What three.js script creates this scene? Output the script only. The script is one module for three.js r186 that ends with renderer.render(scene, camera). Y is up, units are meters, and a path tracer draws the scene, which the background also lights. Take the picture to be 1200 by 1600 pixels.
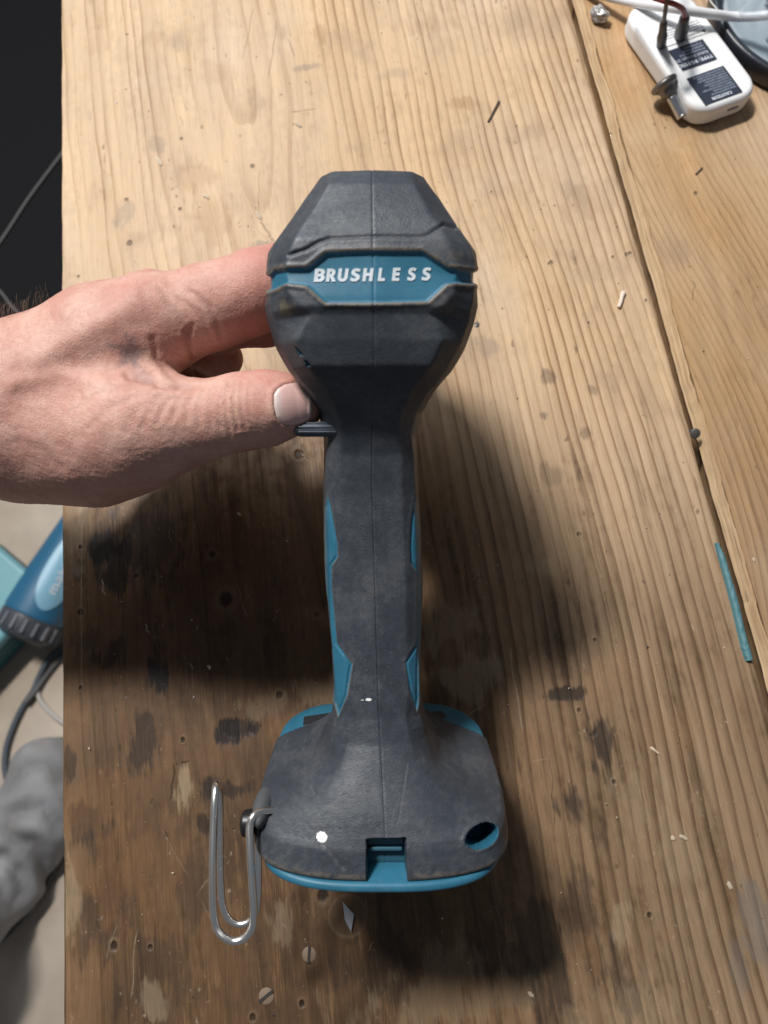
import * as THREE from 'three';
import { mergeGeometries, mergeVertices } from 'three/addons/utils/BufferGeometryUtils.js';
import { RoundedBoxGeometry } from 'three/addons/geometries/RoundedBoxGeometry.js';
import { FontLoader } from 'three/addons/loaders/FontLoader.js';
import { RectAreaLightUniformsLib } from 'three/addons/lights/RectAreaLightUniformsLib.js';

// ------------------------------------------------------------------ camera, lamps, exposure
const R = Math.PI / 180, V = (x, y, z) => new THREE.Vector3(x, y, z);
const scene = new THREE.Scene();
const camera = new THREE.PerspectiveCamera(69.4, 0.75, 0.01, 30);
camera.position.set(0, 0.36, 0);
camera.rotation.set(-72.3 * R, -7.6 * R, 0, 'YXZ');
camera.focus = 0.30; camera.userData.fStop = 11.5;
camera.updateMatrixWorld();
scene.add(camera);
const renderer = new THREE.WebGLRenderer({ antialias: true });
renderer.toneMapping = THREE.LinearToneMapping;
renderer.toneMappingExposure = 1.32;
renderer.shadowMap.enabled = true;
RectAreaLightUniformsLib.init();
scene.background = new THREE.Color(0.30, 0.33, 0.38);       // the dim grey of the workshop all round
scene.backgroundIntensity = 0.26;
const LAMP_AT = V(-0.64, 1.84, -1.16), LAMP_TO = V(0.02, 0.05, -0.16);
const KEY = 560, FILL = 0.42;

// ------------------------------------------------------------------ helpers
const F = 1155;                                               // focal length of the photograph in its own pixels
const at = (px, py, d) => V((px - 600) * d / F, (800 - py) * d / F, -d).applyMatrix4(camera.matrixWorld);
const G = (px, py, y = 0) => { const a = at(px, py, 1).sub(camera.position); return camera.position.clone().addScaledVector(a, (y - 0.36) / a.y); };
const mm = (px, py, d) => V((px - 600) * d / F, (800 - py) * d / F, -d);           // d in mm: a point in the tool's own axes
let seed = 20231; const rnd = () => { seed = (seed * 1664525 + 1013904223) >>> 0; return seed / 4294967296; };
const PERM = new Uint8Array(1024), GX = new Float32Array(256), GY = new Float32Array(256), GZ = new Float32Array(256);
for (let i = 0; i < 256; i++) { PERM[i] = i; const a = rnd() * 6.2832, c = rnd() * 2 - 1, q = Math.sqrt(1 - c * c) * 1.25; GX[i] = q * Math.cos(a); GY[i] = q * Math.sin(a); GZ[i] = c * 1.25; }
for (let i = 255; i > 0; i--) { const j = Math.floor(rnd() * (i + 1)), t = PERM[i]; PERM[i] = PERM[j]; PERM[j] = t; }
for (let i = 256; i < 1024; i++) PERM[i] = PERM[i & 255];
function N(x, y, z) {                                         // gradient noise
  const fx = Math.floor(x), fy = Math.floor(y), fz = Math.floor(z), X = fx & 255, Y = fy & 255, Z = fz & 255;
  x -= fx; y -= fy; z -= fz;
  const u = x * x * x * (x * (x * 6 - 15) + 10), v = y * y * y * (y * (y * 6 - 15) + 10), w = z * z * z * (z * (z * 6 - 15) + 10);
  const A = PERM[X] + Y, B = PERM[X + 1] + Y, AA = PERM[A] + Z, AB = PERM[A + 1] + Z, BA = PERM[B] + Z, BB = PERM[B + 1] + Z;
  let h = PERM[AA]; const a0 = GX[h] * x + GY[h] * y + GZ[h] * z; h = PERM[BA]; const a1 = GX[h] * (x - 1) + GY[h] * y + GZ[h] * z;
  h = PERM[AB]; const a2 = GX[h] * x + GY[h] * (y - 1) + GZ[h] * z; h = PERM[BB]; const a3 = GX[h] * (x - 1) + GY[h] * (y - 1) + GZ[h] * z;
  h = PERM[AA + 1]; const b0 = GX[h] * x + GY[h] * y + GZ[h] * (z - 1); h = PERM[BA + 1]; const b1 = GX[h] * (x - 1) + GY[h] * y + GZ[h] * (z - 1);
  h = PERM[AB + 1]; const b2 = GX[h] * x + GY[h] * (y - 1) + GZ[h] * (z - 1); h = PERM[BB + 1]; const b3 = GX[h] * (x - 1) + GY[h] * (y - 1) + GZ[h] * (z - 1);
  const p = a0 + u * (a1 - a0), q = a2 + u * (a3 - a2), r = b0 + u * (b1 - b0), s = b2 + u * (b3 - b2), m = p + v * (q - p), n = r + v * (s - r);
  return m + w * (n - m);
}
const fbm = (x, y, z, o = 4) => { let s = 0, a = 0.5; for (let i = 0; i < o; i++) { s += a * N(x, y, z + i * 7.3); x *= 2.03; y *= 2.03; z *= 2.03; a *= 0.5; } return s; };
const clamp = (x, a = 0, b = 1) => Math.min(b, Math.max(a, x));
const ss = (a, b, x) => { const t = clamp((x - a) / (b - a)); return t * t * (3 - 2 * t); };
const lerp = (a, b, t) => a + (b - a) * t;
const mix3 = (a, b, t) => [lerp(a[0], b[0], t), lerp(a[1], b[1], t), lerp(a[2], b[2], t)];
const used = {};
function numbered(n) { used[n] = (used[n] ?? -1) + 1; return used[n] ? n + '_' + String(used[n]).padStart(3, '0') : n; }
function thing(name, label, category, pos = [0, 0, 0], group) {
  const o = new THREE.Group(); o.name = numbered(name); o.position.set(...pos); scene.add(o);
  o.userData = { label, category }; if (group) o.userData.group = group; return o;
}
function part(name, geo, mat, parent, label) {
  const m = new THREE.Mesh(geo, mat); m.name = numbered(name); m.castShadow = m.receiveShadow = true; parent.add(m);
  if (label) m.userData.label = label; return m;
}
function solo(name, geo, mat, label, category, group) {
  const m = part(name, geo, mat, scene); m.userData = { label, category }; if (group) m.userData.group = group; return m;
}
function struct(o) { o.userData.kind = 'structure'; return o; }
const merge = (a) => mergeGeometries(a.map((g) => { const q = g.index ? g.toNonIndexed() : g.clone(); for (const k of Object.keys(q.attributes)) if (!['position', 'normal', 'uv'].includes(k)) q.deleteAttribute(k); if (!q.attributes.uv) q.setAttribute('uv', new THREE.BufferAttribute(new Float32Array(q.attributes.position.count * 2), 2)); return q; }));
const std = (c, rough, extra = {}) => new THREE.MeshStandardMaterial({ color: Array.isArray(c) ? new THREE.Color().setRGB(...c) : c, roughness: rough, ...extra });
const phys = (c, rough, extra = {}) => new THREE.MeshPhysicalMaterial({ color: Array.isArray(c) ? new THREE.Color().setRGB(...c) : c, roughness: rough, ...extra });
const toS = (v) => { v = clamp(v); return 255 * (v <= 0.0031308 ? v * 12.92 : 1.055 * Math.pow(v, 1 / 2.4) - 0.055); };
function dataTex(w, h, fn, srgb = true) {                     // fn(i, j) -> [r, g, b] linear (srgb) or a grey
  const d = new Uint8Array(w * h * 4);
  for (let j = 0, k = 0; j < h; j++) for (let i = 0; i < w; i++, k += 4) {
    const c = fn(i, j);
    if (srgb) { d[k] = toS(c[0]); d[k + 1] = toS(c[1]); d[k + 2] = toS(c[2]); } else d[k] = d[k + 1] = d[k + 2] = clamp(c) * 255;
    d[k + 3] = 255;
  }
  return rawTex(d, w, h, srgb);
}
function rawTex(d, w, h, srgb) {
  const t = new THREE.DataTexture(d, w, h); t.magFilter = THREE.LinearFilter; t.minFilter = THREE.LinearMipmapLinearFilter; t.generateMipmaps = true;
  t.wrapS = t.wrapT = THREE.RepeatWrapping; if (srgb) t.colorSpace = THREE.SRGBColorSpace; t.needsUpdate = true; return t;
}
function tube(points, r, seg = 60, rad = 10, closed = false) {
  return new THREE.TubeGeometry(new THREE.CatmullRomCurve3(points, closed, 'centripetal'), seg, r, rad, closed);
}
function capBall(p, r) { const g = new THREE.SphereGeometry(r, 10, 8); g.translate(p.x, p.y, p.z); return g; }
function segDist(u, v, pts) { let d = Infinity; for (let i = 1; i < pts.length; i++) { const [ax, ay] = pts[i - 1], ex = pts[i][0] - ax, ey = pts[i][1] - ay, t = clamp(((u - ax) * ex + (v - ay) * ey) / (ex * ex + ey * ey)); d = Math.min(d, Math.hypot(u - ax - t * ex, v - ay - t * ey)); } return d; }
// a periodic noise tile: wraps by blending two offsets
function tileNoise(u, v, f, z, o = 4) {
  const a = fbm(u * f, v * f, z, o), b = fbm((u - 1) * f, v * f, z, o), c = fbm(u * f, (v - 1) * f, z, o), d = fbm((u - 1) * f, (v - 1) * f, z, o);
  return lerp(lerp(a, b, u), lerp(c, d, u), v);
}

// ------------------------------------------------------------------ lamps
{
  // the strip light above the far end of the bench, lying across it
  const dir = LAMP_TO.clone().sub(LAMP_AT).normalize();
  const lamp = thing('work_lamp', 'strip light hanging above the far end of the bench', 'lamp', LAMP_AT.toArray());
  lamp.lookAt(LAMP_TO);
  const body = new RoundedBoxGeometry(0.48, 0.20, 0.05, 3, 0.012); body.translate(0, 0, -0.032);
  part('lamp_body', body, std([0.05, 0.05, 0.05], 0.5), lamp);
  part('lamp_glass', new THREE.PlaneGeometry(0.42, 0.16), std([0.8, 0.8, 0.8], 0.4, { emissive: 0xffffff, emissiveIntensity: 3, side: THREE.DoubleSide }), lamp);
  const l = new THREE.RectAreaLight(new THREE.Color(1.0, 0.975, 0.945), KEY * 0.38, 0.42, 0.16);
  l.name = 'work_lamp_light'; l.position.copy(LAMP_AT).addScaledVector(dir, 0.004); l.lookAt(LAMP_TO); scene.add(l);
  // unseen opening past the bench, added only for its broad cool light
  const wAt = V(-0.5, 1.55, -1.75), wTo = V(0.05, 0, -0.15);
  const fillWin = thing('window', 'unseen glowing opening added for fill light beyond the far end of the bench', 'window', wAt.toArray()); fillWin.lookAt(wTo);
  part('pane', new THREE.PlaneGeometry(1.3, 0.9), std([0.8, 0.8, 0.8], 0.3, { emissive: 0xdfeaff, emissiveIntensity: 1.2, side: THREE.DoubleSide }), fillWin);
  const fr = [];
  for (const [x, y, w, h] of [[0, 0.475, 1.4, 0.05], [0, -0.475, 1.4, 0.05], [-0.675, 0, 0.05, 0.9], [0.675, 0, 0.05, 0.9]]) { const b = new THREE.BoxGeometry(w, h, 0.06); b.translate(x, y, -0.01); fr.push(b); }
  part('fill_window_frame', merge(fr), std([0.7, 0.7, 0.68], 0.5), fillWin);
  const w = new THREE.RectAreaLight(new THREE.Color(0.86, 0.94, 1.0), FILL * 6.5, 1.3, 0.9);
  w.name = 'fill_window_light'; w.position.copy(wAt).addScaledVector(wTo.clone().sub(wAt).normalize(), 0.006); w.lookAt(wTo); scene.add(w);
}

// ------------------------------------------------------------------ the workbench: two old softwood planks
const X0 = -0.1486, X1 = 0.1826, Z0 = -0.60, Z1 = 0.17, X2 = 0.46;
// marks on the wood: [photo x, photo y, radius across, radius along (mm), kind, strength]
const MARKS = [
  [165, 845, 13, 17, 'k', 0.9], [120, 890, 4, 9, 'k', 0.7], [240, 850, 24, 22, 'k', 0.55], [185, 880, 14, 16, 'k', 0.8], [245, 1045, 7, 14, 'k', 0.95], [135, 1005, 8, 8, 'k', 0.4], [178, 1020, 10, 9, 'k', 0.6],
  [222, 1175, 9, 17, 'k', 0.7], [112, 1200, 4, 12, 'k', 0.6], [352, 1148, 8, 7, 'k', 0.95], [372, 1138, 9, 5, 'k', 0.8], [398, 1138, 7, 4, 'k', 0.8], [330, 1235, 5, 8, 'k', 0.85], [362, 1235, 9, 4, 'k', 0.7], [318, 1288, 4, 5, 'k', 0.7],
  [135, 1300, 8, 14, 'k', 0.6], [640, 1120, 12, 18, 'k', 0.4], [150, 1430, 20, 22, 'k', 0.5], [250, 1520, 18, 20, 'k', 0.4], [310, 1380, 10, 16, 'k', 0.4], [600, 1500, 26, 16, 'k', 0.45],
  [880, 1085, 15, 3.5, 'k', 0.8], [940, 1165, 6, 18, 'k', 0.75], [895, 1260, 7, 10, 'k', 0.7], [830, 1480, 16, 26, 'k', 0.5], [900, 1420, 12, 16, 'k', 0.4], [965, 1530, 9, 15, 'k', 0.5], [870, 1560, 16, 20, 'k', 0.45],
  [1180, 1435, 8, 24, 'g', 0.75], [1150, 1500, 5, 12, 'g', 0.5],
  [725, 163, 11, 6, 'o', 0.75], [497, 52, 6, 11, 'o', 0.6], [478, 105, 8, 3, 'g', 0.6], [300, 275, 16, 13, 'o', 0.4], [335, 345, 17, 20, 'o', 0.45], [345, 115, 12, 10, 'o', 0.3], [250, 225, 8, 8, 'g', 0.4], [195, 330, 9, 10, 'g', 0.4], [415, 380, 10, 4, 'g', 0.7], [285, 60, 9, 13, 'g', 0.25], [240, 60, 12, 7, 'o', 0.3],
  [655, 40, 22, 8, 'o', 0.35], [905, 320, 17, 16, 'o', 0.45], [888, 300, 11, 14, 'g', 0.3], [700, 545, 15, 8, 'g', 0.5], [765, 540, 9, 6, 'g', 0.45], [860, 590, 5, 5, 'k', 0.45], [852, 647, 4, 4, 'k', 0.6], [925, 610, 5, 4, 'k', 0.35], [880, 470, 9, 14, 'o', 0.3], [1000, 390, 10, 10, 'o', 0.3], [860, 745, 8, 8, 'k', 0.3], [915, 680, 5, 5, 'k', 0.4], [620, 115, 14, 6, 'g', 0.3], [765, 300, 12, 8, 'g', 0.18], [160, 60, 8, 22, 'o', 0.3],
  // paler, scraped places
  [287, 1228, 4.2, 12, 'w', 0.85], [740, 1060, 18, 13, 'w', 0.6], [700, 980, 16, 14, 'w', 0.45], [920, 430, 13, 9, 'w', 0.6], [955, 420, 9, 7, 'w', 0.4], [975, 1432, 7, 10, 'w', 0.55], [440, 1440, 7, 14, 'w', 0.4], [500, 1080, 16, 10, 'w', 0.4], [410, 1105, 14, 8, 'w', 0.35], [240, 1565, 7, 8, 'w', 0.5], [850, 885, 10, 8, 'w', 0.35], [110, 830, 7, 30, 'w', 0.5], [107, 1420, 5, 26, 'w', 0.6], [425, 725, 8, 4, 'w', 0.25], [1060, 1320, 12, 30, 'w', 0.35], [990, 1250, 8, 18, 'w', 0.3], [130, 830, 8, 12, 'w', 0.4], [700, 1560, 40, 18, 'w', 0.4], [1000, 1590, 30, 14, 'w', 0.3],
  [1040, 1460, 4, 5, 'o', 0.6], [545, 1150, 10, 12, 'o', 0.5], [450, 1135, 10, 9, 'o', 0.5], [960, 1060, 22, 16, 'o', 0.25], [1060, 1140, 20, 12, 'o', 0.3], [180, 1370, 22, 22, 'o', 0.45], [150, 1250, 16, 20, 'o', 0.4],
];
// holes, dings and dents, their inner shade painted dark: [x, y, radius mm, darkness]
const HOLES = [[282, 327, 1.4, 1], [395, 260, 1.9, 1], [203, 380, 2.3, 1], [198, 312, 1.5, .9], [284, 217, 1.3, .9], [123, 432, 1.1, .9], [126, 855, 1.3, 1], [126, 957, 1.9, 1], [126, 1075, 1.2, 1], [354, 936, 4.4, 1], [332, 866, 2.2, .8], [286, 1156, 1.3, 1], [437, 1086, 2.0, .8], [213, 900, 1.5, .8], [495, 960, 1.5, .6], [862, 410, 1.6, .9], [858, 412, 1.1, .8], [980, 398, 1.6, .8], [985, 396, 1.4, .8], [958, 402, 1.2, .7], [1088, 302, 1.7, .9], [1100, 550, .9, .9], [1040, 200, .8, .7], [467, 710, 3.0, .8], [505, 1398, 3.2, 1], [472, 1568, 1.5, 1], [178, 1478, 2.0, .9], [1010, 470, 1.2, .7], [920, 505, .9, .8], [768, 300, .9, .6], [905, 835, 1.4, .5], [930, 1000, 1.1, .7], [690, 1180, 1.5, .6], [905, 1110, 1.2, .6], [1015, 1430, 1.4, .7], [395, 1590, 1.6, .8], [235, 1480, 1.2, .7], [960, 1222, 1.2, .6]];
// thin scratches and cracks: [x0, y0, x1, y1, width mm, light(+)/dark(-)]
const SCRATCH = [[128, 800, 127, 1080, .5, .5], [198, 140, 208, 155, .4, .6], [380, 95, 396, 12, .45, -.5], [420, 125, 432, 28, .5, -.55], [403, 340, 405, 265, .4, -.4], [455, 176, 495, 170, .8, -.6], [460, 90, 450, 60, .7, -.5], [406, 345, 430, 380, 1.2, -.5], [725, 835, 735, 1010, .35, -.4], [795, 1010, 815, 1145, .8, .45], [760, 1100, 715, 1125, .8, .4], [735, 1200, 860, 1185, .5, .3], [1084, 450, 1082, 470, .6, -.6], [1085, 440, 1088, 450, .6, -.5], [640, 1505, 930, 1440, .5, .25], [305, 1400, 335, 1360, .5, .3], [205, 1560, 215, 1450, .5, .35], [165, 1500, 190, 1420, .4, .25], [160, 905, 163, 930, .7, .7], [227, 975, 232, 990, .7, .8], [305, 985, 309, 978, .7, .9], [296, 1035, 302, 1045, .7, .8], [370, 910, 386, 965, .5, .4], [470, 705, 480, 720, .5, .6], [600, 1600, 603, 1440, .5, -.5], [420, 1600, 424, 1500, .4, -.4], [365, 1500, 250, 1290, .35, .25], [860, 1180, 866, 1300, .5, -.5], [905, 900, 910, 1100, .5, -.5], [300, 870, 304, 820, .35, .35], [260, 710, 330, 712, .4, .3], [355, 1300, 395, 1285, .9, -.8], [510, 1290, 540, 1300, .3, .3], [275, 1195, 296, 1190, .9, -.9], [272, 1195, 266, 1255, .8, -.8]];
const toW = (m) => { const g = G(m[0], m[1]); return { x: g.x, z: g.z, a: m[2] / 1000, b: m[3] / 1000, kind: m[4], s: m[5] }; };
function paintPlank(W, H, xa, xb, za, zb, style) {
  const n = W * H, col = new Float32Array(n * 3), bump = new Float32Array(n), rough = new Float32Array(n);
  const dx = (xb - xa) / W, dz = (zb - za) / H;
  for (let j = 0, k = 0; j < H; j++) {
    const z = za + (j + 0.5) * dz;
    for (let i = 0; i < W; i++, k++) {
      const x = xa + (i + 0.5) * dx;
      // growth rings of a log cut lengthwise
      const wob = 0.006 * N(x * 9, z * 3.2, 1.7) + 0.0026 * N(x * 38, z * 11, 4.1) + 0.0009 * N(x * 130, z * 30, 9.1);
      let u, h, sp;
      if (style === 0) { u = x + 0.018 - 0.05 * z + 0.01 * N(0.3, z * 4, 2); h = 0.034 + 0.05 * (z + 0.25) + 0.016 * N(x * 5, z * 5.5, 8.8); sp = 0.0056; }
      else { u = x - 0.42 + 0.12 * N(1.2, z * 2.1, 3); h = 0.07 + 0.02 * N(x * 4, z * 4, 5.5); sp = 0.0042; }
      let r = Math.sqrt(u * u + h * h) + wob;
      r = r / sp; r += 0.55 * N(Math.floor(r) * 0.37, 0.5, style * 9 + 0.3);
      const t = r - Math.floor(r);
      const late = 0.45 * ss(0.3, 0.85, t) * (1 - ss(0.95, 1.0, t)) + 0.75 * ss(0.68, 0.9, t) * (1 - ss(0.93, 1.0, t));
      const ringAmt = clamp(0.28 + 0.20 * ss(-0.02, 0.08, x) + 0.65 * N(Math.floor(r) * 0.71, z * 2.5, 6.6) + 0.6 * N(x * 26, z * 14, 2.2) + 0.22 * ss(0.02, 0.12, x), 0.05, 1.2);
      const fib = fbm(x * 1900, z * 75, 3.3, 3), fib2 = fbm(x * 420, z * 17, 8.1, 3), spk = N(x * 2300, z * 2300, 1.1), blot = fbm(x * 26, z * 15, 5.2, 4), fine = fbm(x * 210, z * 150, 2.7, 3);
      let c = mix3([0.57, 0.41, 0.262], [0.31, 0.18, 0.092], clamp(late * ringAmt * (style ? 0.42 : 0.85))); if (style) c = [c[0] * 0.86, c[1] * 0.8, c[2] * 0.72];
      const warm = ss(-0.15, 0.35, fbm(x * 12, z * 7, 14.2, 3)); c = mix3(c, style ? [c[0] * 0.9, c[1] * 0.76, c[2] * 0.52] : [c[0] * 0.97, c[1] * 0.90, c[2] * 0.79], warm * (style ? 1.0 : 0.7));
      const v = 1 + 0.34 * fib + 0.28 * fib2 + 0.34 * blot + 0.30 * fine + 0.08 * spk; c = [c[0] * v, c[1] * v, c[2] * v];
      // pale dusty bloom in patches
      const bloom = ss(0.02, 0.4, fbm(x * 14 + 3, z * 11, 21.3, 4) + 0.12 * fine); c = mix3(c, [0.60, 0.50, 0.385], 0.3 * bloom); const smut = ss(0.08, 0.42, fbm(x * 30 + 9, z * 22, 27.1, 4) + 0.25 * fine); c = mix3(c, [0.26, 0.185, 0.125], 0.42 * smut);
      // old oil and dirt streaked along the near end, light falloff painted in
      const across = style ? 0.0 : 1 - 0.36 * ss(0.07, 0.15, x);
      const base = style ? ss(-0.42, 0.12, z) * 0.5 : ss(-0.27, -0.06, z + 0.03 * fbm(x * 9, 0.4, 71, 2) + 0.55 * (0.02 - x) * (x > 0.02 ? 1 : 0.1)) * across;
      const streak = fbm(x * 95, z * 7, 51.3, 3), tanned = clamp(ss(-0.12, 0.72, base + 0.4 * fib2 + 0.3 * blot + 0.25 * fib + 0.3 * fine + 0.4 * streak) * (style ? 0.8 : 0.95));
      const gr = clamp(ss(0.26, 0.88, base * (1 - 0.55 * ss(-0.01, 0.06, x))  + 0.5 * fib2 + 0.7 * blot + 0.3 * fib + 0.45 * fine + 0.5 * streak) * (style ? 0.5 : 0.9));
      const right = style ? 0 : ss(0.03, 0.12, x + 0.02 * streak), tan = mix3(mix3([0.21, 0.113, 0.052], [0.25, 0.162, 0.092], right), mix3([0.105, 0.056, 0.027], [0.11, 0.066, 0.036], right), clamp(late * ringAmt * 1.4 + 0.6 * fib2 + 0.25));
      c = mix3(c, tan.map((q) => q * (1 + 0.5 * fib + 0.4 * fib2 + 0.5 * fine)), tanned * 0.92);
      const edge = style ? 0 : 1 - ss(0.004, 0.022, x - X0 + 0.012 * fbm(x * 60, z * 22, 4.4, 3));
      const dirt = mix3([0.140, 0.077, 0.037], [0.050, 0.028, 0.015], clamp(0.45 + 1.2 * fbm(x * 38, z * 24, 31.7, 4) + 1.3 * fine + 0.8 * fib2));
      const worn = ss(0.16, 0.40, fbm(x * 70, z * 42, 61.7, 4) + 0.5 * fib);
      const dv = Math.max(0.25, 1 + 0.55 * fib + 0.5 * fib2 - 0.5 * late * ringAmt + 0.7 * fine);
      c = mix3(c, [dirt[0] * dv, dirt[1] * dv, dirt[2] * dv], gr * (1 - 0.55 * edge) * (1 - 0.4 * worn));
      // peppering of tiny dark dings
      const ding = ss(0.50, 0.66, N(x * 330, z * 210, 17.7) * 0.8 + 0.4 * N(x * 55, z * 40, 12.1)); c = mix3(c, [0.07, 0.045, 0.03], 0.5 * ding);
      const dust = ss(0.55, 0.72, N(x * 700, z * 600, 44.4) + 0.25 * N(x * 60, z * 50, 2.9)); c = mix3(c, [0.5, 0.42, 0.33], 0.35 * dust);
      col[k * 3] = c[0]; col[k * 3 + 1] = c[1]; col[k * 3 + 2] = c[2];
      bump[k] = 0.55 + 0.14 * late * ringAmt + 0.16 * fib + 0.14 * fib2 + 0.06 * fine - 0.22 * ding;
      rough[k] = clamp(0.60 + 0.12 * fib + 0.1 * bloom - 0.10 * gr + 0.15 * fine, 0.35, 0.95);
    }
  }
  const box = (x, z, rx, rz, f) => {
    const i0 = Math.max(0, Math.floor((x - rx - xa) / dx)), i1 = Math.min(W - 1, Math.ceil((x + rx - xa) / dx)), j0 = Math.max(0, Math.floor((z - rz - za) / dz)), j1 = Math.min(H - 1, Math.ceil((z + rz - za) / dz));
    for (let j = j0; j <= j1; j++) for (let i = i0; i <= i1; i++) f(xa + (i + 0.5) * dx, za + (j + 0.5) * dz, j * W + i);
  };
  const blend = (k, c, t) => { for (let q = 0; q < 3; q++) col[k * 3 + q] = lerp(col[k * 3 + q], c[q], t); };
  for (const m of MARKS.map(toW)) box(m.x, m.z, m.a * 1.8, m.b * 1.8, (x, z, k) => {
    const d = Math.hypot((x - m.x) / m.a, (z - m.z) / m.b);
    const t = m.s * ss(0.0, 0.55, 1.0 - d + 1.6 * fbm(x * 120, z * 60, m.x * 50, 5) + 0.8 * fbm(x * 800, z * 90, 7, 3)) * (m.kind === 'k' ? 1 : m.kind === 'w' ? 0.62 : 0.7);
    if (t <= 0) return;
    const q = 1 + 0.5 * fbm(x * 1200, z * 90, 2, 2);
    blend(k, m.kind === 'k' ? [0.022 * q, 0.018 * q, 0.016 * q] : m.kind === 'g' ? [0.15 * q, 0.135 * q, 0.12 * q] : m.kind === 'o' ? [0.27 * q, 0.135 * q, 0.055 * q] : [0.40 * q, 0.30 * q, 0.19 * q], m.kind === 'o' ? t * 0.75 : t);
    if (m.kind === 'w') bump[k] -= 0.1 * t; if (m.kind === 'k') { bump[k] -= 0.12 * t; rough[k] -= 0.1 * t; }
  });
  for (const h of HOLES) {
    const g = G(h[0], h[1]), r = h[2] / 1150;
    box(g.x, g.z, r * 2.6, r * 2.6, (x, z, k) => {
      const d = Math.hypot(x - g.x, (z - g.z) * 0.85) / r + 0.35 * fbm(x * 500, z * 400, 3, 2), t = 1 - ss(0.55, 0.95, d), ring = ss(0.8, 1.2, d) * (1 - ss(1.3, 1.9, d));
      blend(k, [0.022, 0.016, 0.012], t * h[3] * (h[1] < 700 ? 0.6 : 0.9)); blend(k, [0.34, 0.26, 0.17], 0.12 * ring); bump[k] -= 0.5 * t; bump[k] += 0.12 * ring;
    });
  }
  const stroke = (ax, az, bx, bz, w, s) => {
    const L = Math.hypot(bx - ax, bz - az) || 1e-6;
    box((ax + bx) / 2, (az + bz) / 2, Math.abs(bx - ax) / 2 + 3 * w + 0.002, Math.abs(bz - az) / 2 + 3 * w + 0.002, (x, z, k) => {
      const u = clamp(((x - ax) * (bx - ax) + (z - az) * (bz - az)) / (L * L)), bend = 0.0016 * N(u * 3, ax * 90, az * 40);
      const d = Math.hypot(x - ax - u * (bx - ax) + bend, z - az - u * (bz - az)), t = (1 - ss(0.3 * w, w, d)) * Math.abs(s) * (0.6 + 0.6 * N(x * 800, z * 800, 3) + 0.3) * Math.min(1, 8 * u + 0.2, 8 * (1 - u) + 0.2);
      if (t <= 0) return;
      blend(k, s > 0 ? [0.46, 0.37, 0.26] : [0.045, 0.03, 0.02], clamp(t)); bump[k] -= (s > 0 ? 0.12 : 0.3) * clamp(t);
    });
  };
  for (const s of SCRATCH) { const a = G(s[0], s[1]), b = G(s[2], s[3]); stroke(a.x, a.z, b.x, b.z, s[4] / 1000 * 0.7, s[5]); }
  for (let i = 0; i < 420; i++) {                             // everyday scuffs
    const x = lerp(xa, xb, rnd()), z = lerp(za, zb, rnd()), l = 0.0015 + 0.011 * rnd() * rnd(), a = (rnd() - 0.5) * 2.6 + (rnd() < 0.4 ? 1.57 : 0);
    stroke(x, z, x + Math.sin(a) * l, z + Math.cos(a) * l, 0.00012 + 0.0003 * rnd() * rnd(), (rnd() < 0.5 ? 1 : -1) * (0.2 + 0.45 * rnd()));
  }
  // a ring pressed into the wood, as by a washer
  { const g = G(543, 1430); box(g.x, g.z, 0.012, 0.012, (x, z, k) => { const d = Math.hypot(x - g.x, z - g.z) - 0.0082, t = Math.exp(-((d / 0.0007) ** 2)) * (0.35 + 0.9 * fbm(x * 300, z * 300, 2, 2)); blend(k, [0.30, 0.22, 0.15], 0.6 * clamp(t)); bump[k] -= 0.3 * clamp(t); if (d < 0) blend(k, [0.13, 0.09, 0.06], 0.25); }); }
  { const g = G(745, 507); box(g.x, g.z, 0.003, 0.003, (x, z, k) => { const d = Math.hypot(x - g.x, z - g.z); blend(k, [0.07, 0.06, 0.055], 0.7 * (1 - ss(0.0014, 0.0022, d))); }); }
  const cd = new Uint8Array(n * 4), bd = new Uint8Array(n * 4), rd = new Uint8Array(n * 4);
  for (let k = 0; k < n; k++) {
    for (let q = 0; q < 3; q++) { cd[k * 4 + q] = toS(Math.max(0.004, col[k * 3 + q])); bd[k * 4 + q] = clamp(bump[k]) * 255; rd[k * 4 + q] = clamp(rough[k], 0.25) * 255; }
    cd[k * 4 + 3] = bd[k * 4 + 3] = rd[k * 4 + 3] = 255;
  }
  return new THREE.MeshPhysicalMaterial({ map: rawTex(cd, W, H, true), bumpMap: rawTex(bd, W, H, false), bumpScale: 0.0011, roughnessMap: rawTex(rd, W, H, false), roughness: 1, specularIntensity: 0.45 });
}
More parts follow.
